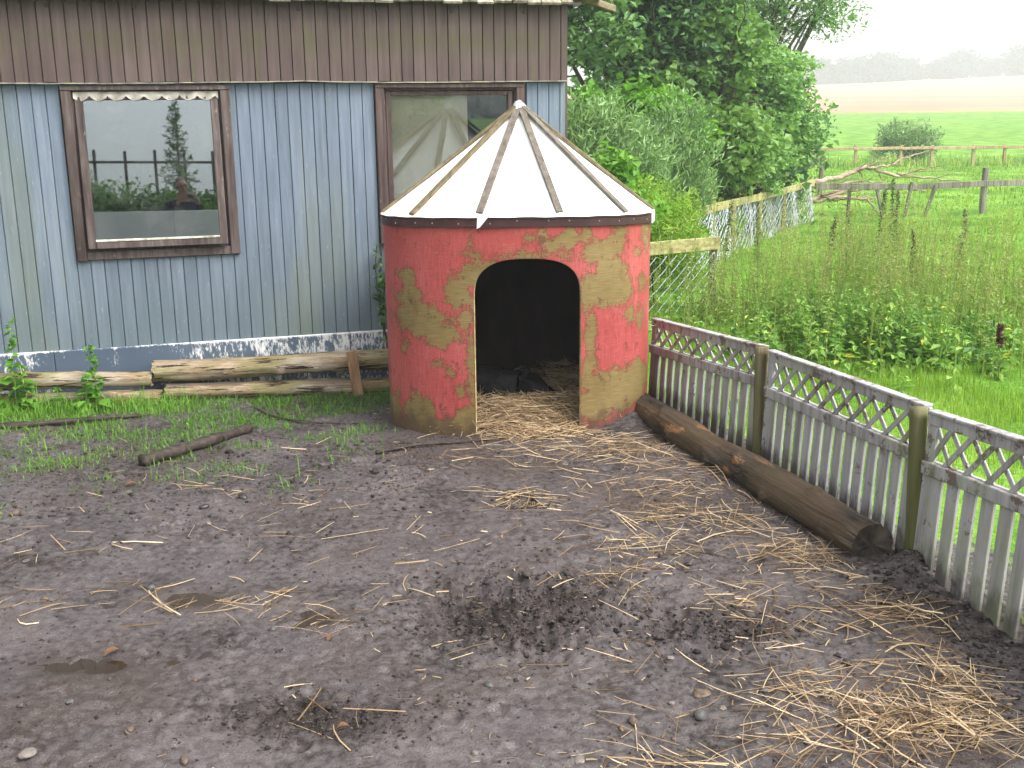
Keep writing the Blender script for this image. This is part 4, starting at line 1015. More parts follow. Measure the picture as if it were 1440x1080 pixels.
# ------------------------------------------------------------------ skinned bodies
def skin_body(name, nodes, edges, mat, parent=None, base=None, sub=2, root=0, post=None):
    """one continuous surface grown over a joint skeleton; nodes are (x, y, z, rx, ry)"""
    me = bpy.data.meshes.new(name+'_skeleton'); me.from_pydata([n[:3] for n in nodes], edges, [])
    o = bpy.data.objects.new(name+'_skeleton', me); COL.objects.link(o)
    o.modifiers.new('skin', 'SKIN')
    for i, n in enumerate(nodes):
        sv = me.skin_vertices[0].data[i]; sv.radius = (n[3], n[4] if len(n) > 4 else n[3]); sv.use_root = (i == root)
    s = o.modifiers.new('sub', 'SUBSURF'); s.levels = s.render_levels = sub
    dg = bpy.context.evaluated_depsgraph_get(); ev = o.evaluated_get(dg); m2 = bpy.data.meshes.new_from_object(ev)
    bpy.data.objects.remove(o); bpy.data.meshes.remove(me)
    V = np.empty(len(m2.vertices)*3); m2.vertices.foreach_get('co', V); V = V.reshape(-1, 3)
    if post is not None: V = post(V)
    F4 = np.array([list(p.vertices) for p in m2.polygons if len(p.vertices) == 4]); F3 = np.array([list(p.vertices) for p in m2.polygons if len(p.vertices) == 3])
    bpy.data.meshes.remove(m2)
    return np_mesh(name, V, [f for f in (F4, F3) if len(f)], mat, parent, base, None, True)

def animal():
    m = Mt('black_hide', .6, .2); m.color(m.ramp(m.noise(30, 5), [(.3, (.006, .006, .006)), (.7, (.020, .019, .019))])); m.bump(m.noise(90, 4, m.co((1, .3, 1))), .5, .006)
    N = [(-.50,7.22,.085,.10),(-.36,7.20,.10,.135),(-.20,7.17,.105,.145),(-.05,7.14,.105,.135),(.06,7.12,.105,.115),(.13,7.10,.10,.095),(.20,7.07,.085,.066),(.255,7.05,.068,.042),(.285,7.04,.060,.040),
         (.08,7.06,.20,.022,.030),(.115,7.03,.238,.010,.014),(.09,7.17,.205,.020,.028),(.13,7.18,.238,.010,.012),
         (-.02,7.00,.05,.042),(.09,6.94,.035,.028),(.17,6.93,.03,.024),(-.40,7.06,.05,.06),(-.27,6.99,.035,.034),(-.18,6.97,.03,.024),(-.60,7.22,.10,.022),(-.66,7.18,.08,.010)]
    E = [(0,1),(1,2),(2,3),(3,4),(4,5),(5,6),(6,7),(7,8),(5,9),(9,10),(5,11),(11,12),(3,13),(13,14),(14,15),(1,16),(16,17),(17,18),(0,19),(19,20)]
    def fold(V):
        x, z = V[:, 0], V[:, 2]
        d = .010*np.sin(x*38 + 2*np.sin(z*22))*np.exp(-((x+.03)/.22)**2)
        V = V.copy(); V[:, 1] -= d*np.where(V[:, 1] < 7.12, 1, 0)*.8; return V
    o = skin_body('pig', N, E, m.m, None, (-.15, 7.14, 0), 3, 2, fold)
    tag(o, 'black wrinkled pig resting on straw inside the round hut', 'pig')
animal()

# ------------------------------------------------------------------ leaves and plants
def leaf_V(P, s, aspect, up=.6, droop=.2, axis=None, g=rng):
    """rhombic leaves folded on the midrib: (N*4,3), (N,4)"""
    n = len(P); s = np.broadcast_to(s, (n,))
    d = g.normal(0, 1, (n, 3)); d[:, 2] = d[:, 2]*.6 - droop
    if axis is not None: d = d*.55 + axis
    d /= np.linalg.norm(d, axis=1, keepdims=True)
    nr = g.normal(0, 1, (n, 3))*(1-up); nr[:, 2] += up
    sd = np.cross(d, nr); sd /= np.maximum(np.linalg.norm(sd, axis=1, keepdims=True), 1e-6)
    nn = np.cross(sd, d)
    s = s[:, None]; w = s*aspect*.5
    A = P; B = P + d*s*.45 + sd*w + nn*w*.35; C_ = P + d*s - nn*s*.12; D = P + d*s*.45 - sd*w + nn*w*.35
    return np.stack([A, B, C_, D], 1).reshape(-1, 3), np.arange(n*4).reshape(n, 4)

def crown(name, clusters, per, csize, leaf, aspect, mat, parent, seed, up=.55, droop=.2, axis=None, flat=.7):
    g = np.random.default_rng(seed); C_ = np.asarray(clusters, float); n = len(C_)
    cv = g.random(n); P = []; v = []; 
    rs = csize*np.clip(g.lognormal(0, .35, n), .5, 1.7)
    for i in range(n):
        k = max(4, int(per*g.uniform(.5, 1.5)*(rs[i]/csize)**1.6))
        q = np.clip(g.normal(0, .55, (k, 3)), -1.0, 1.0)*rs[i]; q[:, 2] *= flat
        P.append(C_[i]+q); v.append(np.clip(cv[i]*.65 + g.random(k)*.45 - .05, 0, 1))
    P = np.concatenate(P); v = np.concatenate(v)
    V, F = leaf_V(P, leaf*g.lognormal(0, .25, len(P)), aspect, up, droop, axis, g)
    return np_mesh(name, V, F, mat, parent, None, {'v': np.repeat(v, 4)})

def ell_points(ells, n, g, shell=2.2):
    vol = np.array([e[1][0]*e[1][1]*e[1][2] for e in ells])**.75; vol = vol/vol.sum(); P = []
    for (c, r), w in zip(ells, vol):
        k = max(3, int(round(n*w))); d = g.normal(0, 1, (k, 3)); d /= np.linalg.norm(d, axis=1, keepdims=True)
        P.append(np.array(c) + d*np.array(r)*(g.random(k)**(1/shell))[:, None])
    return np.concatenate(P)

def limbs(mb, base, tips, r0, fork, g, wig=.08):
    """tapered trunk to the fork and curved limbs from it to the tips"""
    b = np.array(base, float); f = np.array(fork, float)
    u = np.linspace(0, 1, 9)[:, None]; P = b*(1-u)+f*u; P[1:-1] += g.normal(0, wig*.25*np.linalg.norm(f-b)*.3, (7, 3)); mb.tube(P, r0*(1.25 - .55*u[:, 0]), 9, .5, True, .06)
    for t in tips:
        t = np.array(t, float); s = b + (f-b)*g.uniform(.55, 1.0); L = np.linalg.norm(t-s); u = np.linspace(0, 1, 8)[:, None]
        mid = (s+t)/2 + arr(0, 0, .16*L) + g.normal(0, wig*L, 3)
        P = s*(1-u)**2 + 2*mid*u*(1-u) + t*u**2; mb.tube(P, r0*(.42 - .36*u[:, 0])*min(1.2, .5+L*.25), 6, .5, True)
        for _ in range(3):
            a = P[g.integers(3, 7)]; e = a + g.normal(0, .18*L, 3) + arr(0, 0, .08*L); mb.tube([a, (a+e)/2+g.normal(0, .03*L, 3), e], [r0*.12, r0*.08, r0*.03], 5, .5)

BARK = wood('bark', [(.030, .024, .018), (.075, .062, .048), (.13, .11, .09)], 'z', 22, .85, .9, None, .01)
F_DARK = foliage('dark_tree_leaves', [(0.031, 0.074, 0.027), (0.061, 0.134, 0.048), (0.117, 0.227, 0.076), (0.194, 0.324, 0.104)], .30)
F_MID = foliage('mid_green_leaves', [(0.057, 0.128, 0.046), (0.124, 0.253, 0.079), (0.219, 0.379, 0.119), (0.351, 0.506, 0.181)], .35)
F_WILLOW = foliage('willow_leaves', [(0.074, 0.136, 0.055), (0.138, 0.24, 0.09), (0.223, 0.35, 0.144), (0.348, 0.476, 0.212)], .30, .55)
F_SYC = foliage('sycamore_leaves', [(0.048, 0.098, 0.031), (0.103, 0.207, 0.052), (0.179, 0.31, 0.078), (0.262, 0.391, 0.121)], .38)
F_BRIGHT = foliage('bright_leaves', [(0.058, 0.156, 0.018), (0.111, 0.260, 0.029), (0.169, 0.351, 0.046), (0.247, 0.429, 0.078)], .42)
F_LIME = foliage('lime_weed_leaves', [(0.088, 0.176, 0.019), (0.162, 0.297, 0.027), (0.243, 0.392, 0.041), (0.324, 0.446, 0.081)], .40)
F_NETTLE = foliage('nettle_leaves', [(0.056, 0.131, 0.031), (0.12, 0.251, 0.049), (0.208, 0.361, 0.07), (0.329, 0.46, 0.11), (0.722, 0.656, 0.11)], .35)
F_FAR = foliage('far_tree_leaves', [(0.013, 0.034, 0.034), (0.021, 0.049, 0.05), (0.029, 0.064, 0.062)], .15)
F_YARD = foliage('young_grass', [(0.039, 0.098, 0.013), (0.078, 0.182, 0.021), (0.13, 0.273, 0.029), (0.221, 0.377, 0.065)], .3, .5)
F_WEED = foliage('seeding_weed_leaves', [(0.083, 0.139, 0.035), (0.166, 0.252, 0.05), (0.248, 0.328, 0.078), (0.331, 0.316, 0.156), (0.552, 0.454, 0.125)], .40)
F_GRASS = foliage('grass_blades', [(0.066, 0.142, 0.018), (0.132, 0.247, 0.027), (0.228, 0.351, 0.045), (0.348, 0.408, 0.105)], .42, .5)
F_SPIKE = foliage('seed_spike', [(0.061, 0.101, 0.037), (0.12, 0.168, 0.066), (0.205, 0.219, 0.086)], .2, .7)

def tree(name, label, cat, base, ells, ncl, per, csize, leaf, aspect, mat, r0, seed, fork_h, ntips=9, up=.55, droop=.2, axis=None, group=None, flat=.7, shell=2.2):
    g = np.random.default_rng(seed); z = Hs(base[0], base[1])
    t = empty(name, (base[0], base[1], z), label, cat, group)
    C_ = ell_points(ells, ncl, g, shell)
    mb = MB(); tips = C_[g.choice(len(C_), min(ntips, len(C_)), False)]
    limbs(mb, (base[0], base[1], z-.1), tips, r0, (base[0]+g.normal(0, .05), base[1], z+fork_h), g)
    mb.build('trunk', BARK, t, smooth=True)
    crown('crown', C_, per, csize, leaf, aspect, mat, t, seed+1, up, droop, axis, flat)
    return t

def trees():
    tree('broadleaf_tree', 'tall dark tree rising behind the house corner, top out of the picture', 'tree', (1.9, 17.5), [((1.5,17.5,4.6),(1.3,1.6,2.2)),((2.8,18,4.4),(1.1,1.2,1.8)),((1.3,17,2.9),(.9,1.2,1.0)),((2.5,17.5,2.9),(.9,1,.9))], 330, 62, .26, .115, .6, F_DARK, .15, 11, 1.6, 22, shell=2.6)
    tree('ash_tree', 'tall airy tree with bare limbs showing against the white sky', 'tree', (5.3, 25), [((4.7,25,4.6),(1.1,1.5,2.0)),((6.1,25,4.9),(1.3,1.4,1.5)),((5.0,25,3.0),(1.0,1.0,1.0)),((7.0,25,3.9),(.5,.8,.35))], 230, 64, .36, .11, .45, F_MID, .12, 12, 2.1, 40, shell=3)
    tree('maple_tree', 'leafy maple with a drooping round crown at the edge of the meadow', 'tree', (4.3, 19.5), [((4.35,19.5,2.0),(.8,1.0,.95)),((4.95,19.4,1.50),(.52,.8,.55)),((3.8,19.4,2.4),(.8,1.0,1.0)),((4.1,19,1.0),(.7,.8,.6)),((4.75,19.6,2.35),(.5,.7,.5))], 330, 46, .17, .085, .72, F_MID, .10, 13, .9, 16, shell=2.8)
    tree('sycamore_tree', 'dense sycamore of broad leaves in the middle of the thicket', 'tree', (3.1, 18.2), [((3.0,18.2,2.5),(1.0,1.1,1.1)),((2.4,17.6,1.8),(.9,1.0,.8)),((3.6,18.1,1.4),(.7,.9,.7)),((3.3,18.4,3.3),(.9,.9,.9))], 300, 40, .20, .115, .8, F_SYC, .12, 14, 1.0, 14, shell=2.8)
    tree('elder_shrub', 'bright leafed elder shrub rising over the willows beside the house', 'shrub', (1.6, 14.6), [((1.55,14.6,1.85),(.6,.6,.42)),((1.0,14.4,1.6),(.4,.4,.4)),((2.2,14.8,1.75),(.45,.4,.42))], 90, 36, .15, .10, .7, F_BRIGHT, .04, 24, .6, 16, shell=2.6)
    tree('thicket_shrub', 'dark shrub deep in the thicket behind the willows', 'shrub', (2.2, 21), [((2.2,21,1.2),(1.9,1.0,1.5)),((4.2,21.5,1.1),(1.3,.9,1.3))], 150, 60, .5, .16, .7, F_DARK, .09, 15, .4, 8)
    ax = arr(.1, -.1, .5)
    tree('willow_shrub', 'grey green willow shrub with narrow leaves beside the house corner', 'shrub', (1.15, 12.8), [((1.05,12.8,1.30),(.55,.6,.66)),((.85,12.6,1.70),(.30,.4,.32)),((1.45,12.9,1.15),(.42,.5,.5)),((.75,12.7,.9),(.4,.4,.5))], 210, 38, .13, .095, .24, F_WILLOW, .03, 16, .35, 30, .35, -.3, ax, shell=2.8, flat=1.3)
    tree('willow_shrub', 'taller willow shrub of upright sprays, just right of the first willow', 'shrub', (2.15, 14), [((1.85,14,1.10),(.45,.6,.70)),((2.25,14.2,1.25),(.40,.5,.66)),((1.65,13.8,1.45),(.3,.4,.38)),((2.45,15.0,.85),(.3,.4,.4))], 210, 38, .13, .10, .24, F_WILLOW, .03, 17, .35, 30, .35, -.3, ax, shell=2.8, flat=1.3)
    tree('maple_sapling', 'bright green sapling with big lobed leaves behind the white roof edge', 'shrub', (1.0, 10.4), [((.96,10.4,1.32),(.25,.22,.20)),((1.12,10.4,1.0),(.26,.2,.22))], 60, 14, .08, .075, .9, F_BRIGHT, .012, 18, .7, 14, .75)
    # lime green weeds along the wire fence
    for k, (x, y, h, w, lab) in enumerate(((1.45,10.98,1.30,.46,'tallest lime green weed clump behind the wooden rail beside the hut'),(1.72,12.2,1.15,.42,'lime green weed clump between hut rail and long wire fence'),(2.05,14.2,1.0,.36,'yellow green weeds leaning over the start of the long wire fence'),(3.0,17.6,.85,.55,'yellow green weeds behind the middle of the long wire fence'),(4.7,21.2,.85,.8,'pale weeds behind the far end of the long wire fence'))):
        z = Hs(x, y); ells = [((x, y, z+h*.55), (w, w*.8, h*.42)), ((x+w*.5, y+.1, z+h*.35), (w*.7, w*.6, h*.3)), ((x-w*.4, y, z+h*.75), (w*.35, w*.4, h*.28))]
        tree('weed_clump', lab, 'weeds', (x, y), ells, 190, 26, .11, .045 + .008*k, .38, F_LIME, .008, 60+k, h*.35, 26, .4, -.15, arr(0, 0, .4), 'weeds along the wire fence')
    # field bush and the hazy line of trees
    tree('field_bush', 'round bush standing alone in the misty meadow behind the rail fence', 'bush', (15.3, 43), [((15.1,43,.65),(.95,1.0,.75)),((15.8,43,.25),(.9,1.0,.5)),((14.5,43,.35),(.6,.9,.6))], 120, 42, .26, .12, .5, F_WILLOW, .05, 20, .3, 12, .4, -.1, arr(0, 0, .4))
    g = np.random.default_rng(90)
    protos = []
    spots = [(62,10.5,1.25),(72,8.5,1.1),(81,9.6,1.2),(90,8.8,1.1),(97,9.8,1.15),(104,8.2,1.0),(112,7.2,.95),(120,9.6,1.05),(127,7.0,.9),(134,10.2,1.15),(142,7.4,.9),(151,5.0,.8),(160,3.6,.8),(170,3.2,.8),(180,9.0,1.0),(52,9,1.2),(40,9,1.2)]
    for k, (x, h, w) in enumerate(spots):
        x, h, w = x*1.52, h*1.08, w*1.5; y = 455 + g.uniform(-8, 8)
        if k < 3:
            z = Hs(x, y); ells = [((x, y, z+5.2), (4.6, 4, 3.8)), ((x-3, y, z+3.4), (3.4, 3, 3.0)), ((x+3.2, y, z+3.6), (3.6, 3, 3.2)), ((x, y, z+1.6), (6, 3, 1.8))]
            t = tree('distant_tree', 'hazy grey tree in the wooded line on the horizon', 'tree', (x, y), ells, 110, 34, 1.5, .9, .8, F_FAR, .35, 100+k, 2.5, 6, group='trees on the horizon')
            t.scale = (w, w, h/9.0); protos.append(t)
        else:
            p = protos[k % 3]; t = p.copy(); COL.objects.link(t); t.location = (x, y, Hs(x, y)); t.rotation_euler = (0, 0, g.uniform(0, 6.28)); t.scale = (w, w, h/9.0)
            for ch in p.children: c = ch.copy(); COL.objects.link(c); c.parent = t
trees()

def blades(x, y, h, w, name, mat, label, base, lean=.35, kind='stuff', cat='grass', dirs=None, z=None):
    n = len(x); z = H(x, y) if z is None else z
    a = rng.uniform(0, 2*math.pi, n); d = np.stack([np.cos(a), np.sin(a)], -1); s = np.stack([-d[:, 1], d[:, 0]], -1)
    ln = np.abs(rng.normal(0, lean, n))*h
    def ring(t, wf, bz):
        c = np.column_stack([x + d[:, 0]*ln*t**2, y + d[:, 1]*ln*t**2, z - .01 + h*t*bz])
        o = np.column_stack([s*(w*wf)[:, None]*.5, np.zeros(n)]); return c-o, c+o
    q = [*ring(0, np.ones(n), 1), *ring(.55, np.full(n, .8), 1.05), *ring(1, np.full(n, .12), .92)]
    V = np.stack(q, 1).reshape(-1, 3); b = np.arange(n)[:, None]*6
    F = np.concatenate([b+np.array([[0, 1, 3, 2]]), b+np.array([[2, 3, 5, 4]])])
    cl = .5 + .5*fbm(x, y, 1.7, 3, 55)*1.2
    v = np.clip(cl*.55 + rng.random(n)*.5, 0, 1)
    o = np_mesh(name, V, F, mat, None, base, {'v': np.repeat(v, 6)}); return tag(o, label, cat, kind=kind)

def grasses():
    # meadow: density falls with distance
    xs, ys, hs, wd = [], [], [], []
    for (y0, y1, n, h, w) in ((2.6,6,30000,.075,.0042),(5.5,9,52000,.10,.0048),(9,14,62000,.075,.007),(14,24,60000,.07,.012),(24,48,40000,.09,.03)):
        y = rng.uniform(y0, y1, n); x = -0.02*y + (.80*y if y0 > 5 else 4.0)*rng.random(n) + (0 if y0 > 5 else .5)
        if y0 > 12: x = rng.uniform(.10, .62, n)*y
        xs.append(x); ys.append(y); hs.append(h*rng.lognormal(0, .35, n)); wd.append(np.full(n, w))
    x, y, h, w = map(np.concatenate, (xs, ys, hs, wd))
    fs = fence_side(x, y); wo = (x-W0[0])*WN[0] + (y-W0[1])*WN[1]; ws = (x-W0[0])*WD[0] + (y-W0[1])*WD[1]
    k = (fs > .04) & ~((wo < .1) & (ws < 2.65) & (wo > -4.4)) & (hutd(x, y) > 1.06)
    bare = np.exp(-((fs-.35)/.28)**2)*sm(5.0, 4.2, y)
    k &= rng.random(len(x)) > bare*.85
    tuft = .75 + .8*np.clip(fbm(x, y, 1.1, 3, 71), -.5, 1); h = h*tuft
    k &= rng.random(len(x)) < .35 + .9*np.clip(fbm(x, y, 1.6, 3, 72)+.2, 0, 1)
    blades(x[k], y[k], h[k], w[k], 'meadow_grass', F_GRASS, 'bright green meadow grass beyond the picket fence', (4, 9, 0))
    # thin young grass on the mud in front of the logs
    n = 60000; s = rng.uniform(-2.2, 1.25, n); o = rng.random(n)**1.05*2.4 + .22; p = W0[None, :2] + WD[None, :2]*s[:, None] + WN[None, :2]*o[:, None]; x, y = p[:, 0], p[:, 1]
    dens = sm(2.5, .55, o + .55*fbm(x, y, 1.3, 3, 6) + np.clip(s-.2, 0, 2)*.85 - np.clip(-s-.5, 0, 1)*.3)*sm(-.25, .45, fbm(x, y, 5, 2, 61) + .55*sm(.9, .25, o))
    k = (rng.random(n) < dens) & (hutd(x, y) > 1.06)
    h = rng.lognormal(math.log(.032), .4, n)*(1 + 1.6*sm(.6, .25, o)*sm(.3, -.8, s)); w = rng.uniform(.003, .0065, n)
    blades(x[k], y[k], h[k], w[k], 'sparse_grass', F_YARD, 'thin young grass sprouting from the mud in front of the logs', (-2, 6.6, 0), .6)
    # rank grass under the far rail fence
    n = 9000; x = rng.uniform(9, 21, n); y = rng.normal(42.2, .7, n); blades(x, y, .22*rng.lognormal(0, .35, n), np.full(n, .03), 'rank_grass', F_NETTLE, 'taller dull grass along the far rail fence', (15, 41, 0), .4)
grasses()

def stem_plant(name, label, cat, x, y, h, nleaf, leaf, mat, seed, asp=.6, lean=(0, 0), group=None, z=None, stem_r=.004, spike=0):
    g = np.random.default_rng(seed); z = Hs(x, y) if z is None else z
    t = empty(name, (x, y, z), label, cat, group); u = np.linspace(0, 1, 9)
    P = np.column_stack([x + lean[0]*u**1.5 + g.normal(0, .008, 9)*u, y + lean[1]*u**1.5, z - .02 + h*u]); mb = MB(); mb.tube(P, stem_r*(1.2-.8*u), 5)
    mb.build('stem', F_SPIKE if spike else F_NETTLE, t)
    if nleaf:
        q = g.random(nleaf)**.8; Q = np.column_stack([np.interp(q, u, P[:, i]) for i in range(3)]); a = g.uniform(0, 6.28, nleaf); ax = np.column_stack([np.cos(a), np.sin(a), g.normal(.05, .3, nleaf)])*1.4
        V, F = leaf_V(Q, leaf*(1.25-.75*q)*g.lognormal(0, .2, nleaf), asp, .7, .1, ax, g); np_mesh('leaves', V, F, mat, t, None, {'v': np.repeat(np.clip(g.random(nleaf)*.8, 0, 1), 4)})
    if spike:
        n = int(460*spike); q = 1 - spike*g.random(n)*.75; Q = np.column_stack([np.interp(q, u, P[:, i]) for i in range(3)]) + np.clip(g.normal(0, .016, (n, 3)), -.027, .027)*(1.2-q)[:, None]*1.5
        V, F = leaf_V(Q, .028, .55, .3, -.3, None, g); np_mesh('seed_spike', V, F, F_SPIKE, t, None, {'v': np.repeat(g.random(n), 4)})
    return t

def plants():
    p = lambda s, o: tuple((wl(s, o, 0))[:2])
    for k, (s, o, h, n, lf, lab) in enumerate(((-1.22,.27,.62,34,.07,'tall nettle climbing the blue boards at the left edge'),(-1.14,.33,.34,30,.075,'bushy nettle in front of the knotty log at the left edge'),(-1.33,.30,.30,26,.07,'low leafy nettle cut by the left edge of the photo'),
                                             (-.72,.30,.46,40,.065,'nettle growing in front of the knotty log below the window'),(-.80,.34,.26,26,.07,'short nettle beside the taller nettle below the window'),(-.95,.32,.17,14,.06,'seedling nettle between the two nettle clumps by the logs'))):
        x, y = p(s, o); stem_plant('nettle', lab, 'plant', x, y, h, int(n*1.7), lf*1.1, F_BRIGHT, 200+k, .62, (random.uniform(-.05, .05), .02), 'nettles by the log stack')
    # ivy at the gap between hut and wall
    g = np.random.default_rng(5); t = empty('ivy', tuple(wl(1.18, .05, .0)), 'dark ivy climbing in the gap between the blue wall and the hut', 'plant')
    mb = MB(); u = np.linspace(0, 1, 10)
    for k in range(3): mb.tube([wl(1.19+.02*math.sin(q*6+k)+.02*k, .03+.01*k, .1+.88*q) for q in u], .004, 5)
    mb.build('stem', BARK, t); n = 70; Q = np.array([wl(1.19+g.normal(0, .022), .05+.03*g.random(), g.choice([g.uniform(.3, .98), g.normal(.72, .08)])) for _ in range(n)])
    V, F = leaf_V(Q, .05*g.lognormal(0, .2, n), .9, .1, .3, np.tile(WN, (n, 1))*.6, g); np_mesh('leaves', V, F, F_DARK, t, None, {'v': np.repeat(g.random(n), 4)})
    # nettle and weed bed in the meadow: broad leaves at the front, thin stems behind
    def bed(n, fx, fy, hfun, nl, leaf, name, label, mat, seed, asp, seedfrac):
        g = np.random.default_rng(seed); x, y = fx(g, n), fy(g, n); k = fence_side(x, y) > .45; x, y = x[k], y[k]; n = len(x)
        h = hfun(g, x, y); z = H(x, y); lx, ly = g.normal(0, .10, n)*h, g.normal(0, .10, n)*h
        V, F, A = [], [], []; c = 0
        u = np.array([0, .5, 1.0]); C_ = np.stack([x[:, None]+lx[:, None]*u**2, y[:, None]+ly[:, None]*u**2, z[:, None]+h[:, None]*u-.01], -1)
        r = .0035; sv = np.zeros((n, 3, 3, 3))
        for j, a in enumerate((0, 2.1, 4.2)): sv[:, :, j, :] = C_ + arr(r*math.cos(a), r*math.sin(a), 0)*(np.array([1, .8, .4])[None, :, None])
        b = np.arange(n)[:, None, None]*9 + np.arange(2)[None, :, None]*3; j = np.arange(3)[None, None]; j2 = (j+1) % 3
        F.append(np.stack([b+j, b+j2, b+3+j2, b+3+j], -1).reshape(-1, 4)); V.append(sv.reshape(-1, 3)); A.append(np.repeat(g.uniform(.2, .6, n), 9)); c += n*9
        m_ = n*nl; i = np.repeat(np.arange(n), nl); q = g.uniform(.12, 1, m_)
        Q = np.column_stack([x[i]+lx[i]*q**2, y[i]+ly[i]*q**2, z[i]+h[i]*q]); a = g.uniform(0, 6.28, m_); ax = np.column_stack([np.cos(a), np.sin(a), g.normal(-.1, .3, m_)])*1.3
        lv, lf = leaf_V(Q, leaf*(1.2-.7*q)*g.lognormal(0, .25, m_), asp, .75, .15, ax, g); V.append(lv); F.append(lf+c); c += len(lv); pv = g.random(n)*.55; A.append(np.repeat(np.clip(pv[i]+g.random(m_)*.25 + (g.random(m_) < .03)*.6, 0, 1), 4))
        if seedfrac:
            w = np.where(g.random(n) < seedfrac)[0]; i = np.repeat(w, 26); q = g.uniform(.68, 1.08, len(i)); Q = np.column_stack([x[i]+lx[i]*q**2, y[i]+ly[i]*q**2, z[i]+h[i]*q]) + g.normal(0, .016, (len(i), 3))
            lv, lf = leaf_V(Q, .020, .6, .3, 0, None, g); V.append(lv); F.append(lf+c); c += len(lv); A.append(np.repeat(g.uniform(.55, .82, len(i)), 4))
        o = np_mesh(name, np.concatenate(V), np.concatenate(F), mat, None, (3, 9, 0), {'v': np.concatenate(A)}); tag(o, label, 'weeds', kind='stuff')
    bed(480, lambda g, n: g.normal(2.85, .58, n), lambda g, n: g.normal(8.5, .40, n), lambda g, x, y: np.clip(g.normal(.44, .10, len(x)) - .20*np.abs(x-2.7), .15, .65), 20, .075, 'nettle_bed', 'broad leaved nettle bed with a few yellow leaves in the meadow', F_NETTLE, 300, .55, 0)
    bed(680, lambda g, n: g.normal(3.2, .75, n), lambda g, n: g.normal(9.5, .85, n), lambda g, x, y: g.normal(.80, .20, len(x)).clip(.25, 1.25), 16, .042, 'tall_weeds', 'tall thin seeding weeds behind the nettle bed', F_WEED, 301, .38, .5)
    bed(110, lambda g, n: g.normal(4.7, .5, n), lambda g, n: g.normal(9.3, .6, n), lambda g, x, y: g.normal(.55, .15, len(x)).clip(.3, 1.1), 16, .06, 'weed_drift', 'loose drift of weeds beyond the rusty dock stalk', F_WEED, 302, .4, .5)
    bed(80, lambda g, n: g.normal(1.95, .2, n), lambda g, n: g.normal(9.9, .35, n), lambda g, x, y: g.normal(.45, .14, len(x)).clip(.2, .8), 16, .05, 'fence_weeds', 'thin weeds growing through the wire mesh beside the hut', F_WEED, 303, .4, .2)
    for k, (x, y, h, lab) in enumerate(((3.72,11.2,1.15,'slim seed stalk between the two tallest ones'),(3.0,10.4,.95,'pale brown seed stalk on the near left of the tall weeds'),(4.35,12.4,1.1,'faint seed stalk behind the right hand stalks'),(4.0,11.6,1.25,'tallest dark seed stalk standing in the middle of the weeds'),(3.35,10.9,.98,'dark seed stalk just left of the tallest one'),(4.55,11.2,.95,'dark seed stalk right of the tallest one'),(2.45,12.6,1.0,'seed stalk in front of the far end of the wire fence'),(2.75,12.2,.85,'short leafy stalk next to the stalk before the wire fence'),(3.55,9.6,.86,'thin brown stalk low in the weeds'),(3.46,7.6,.42,'rust red dock stalk at the right edge of the photo'))):
        t = stem_plant('dock_stalk', lab, 'plant', x, y, h, 16, .07, F_NETTLE, 320+k, .35, (random.uniform(-.06, .06), 0), 'dock stalks in the meadow', None, .005, .45 if 'rust red' in lab else .8)
        if 'rust red' in lab:
            for c in t.children:
                if c.name.startswith('seed'): c.data.materials[0] = F_RUST
F_RUST = foliage('rusty_dock_seed', [(0.054, 0.024, 0.018), (0.096, 0.04, 0.03), (0.144, 0.072, 0.05)], .2, .7)
plants()

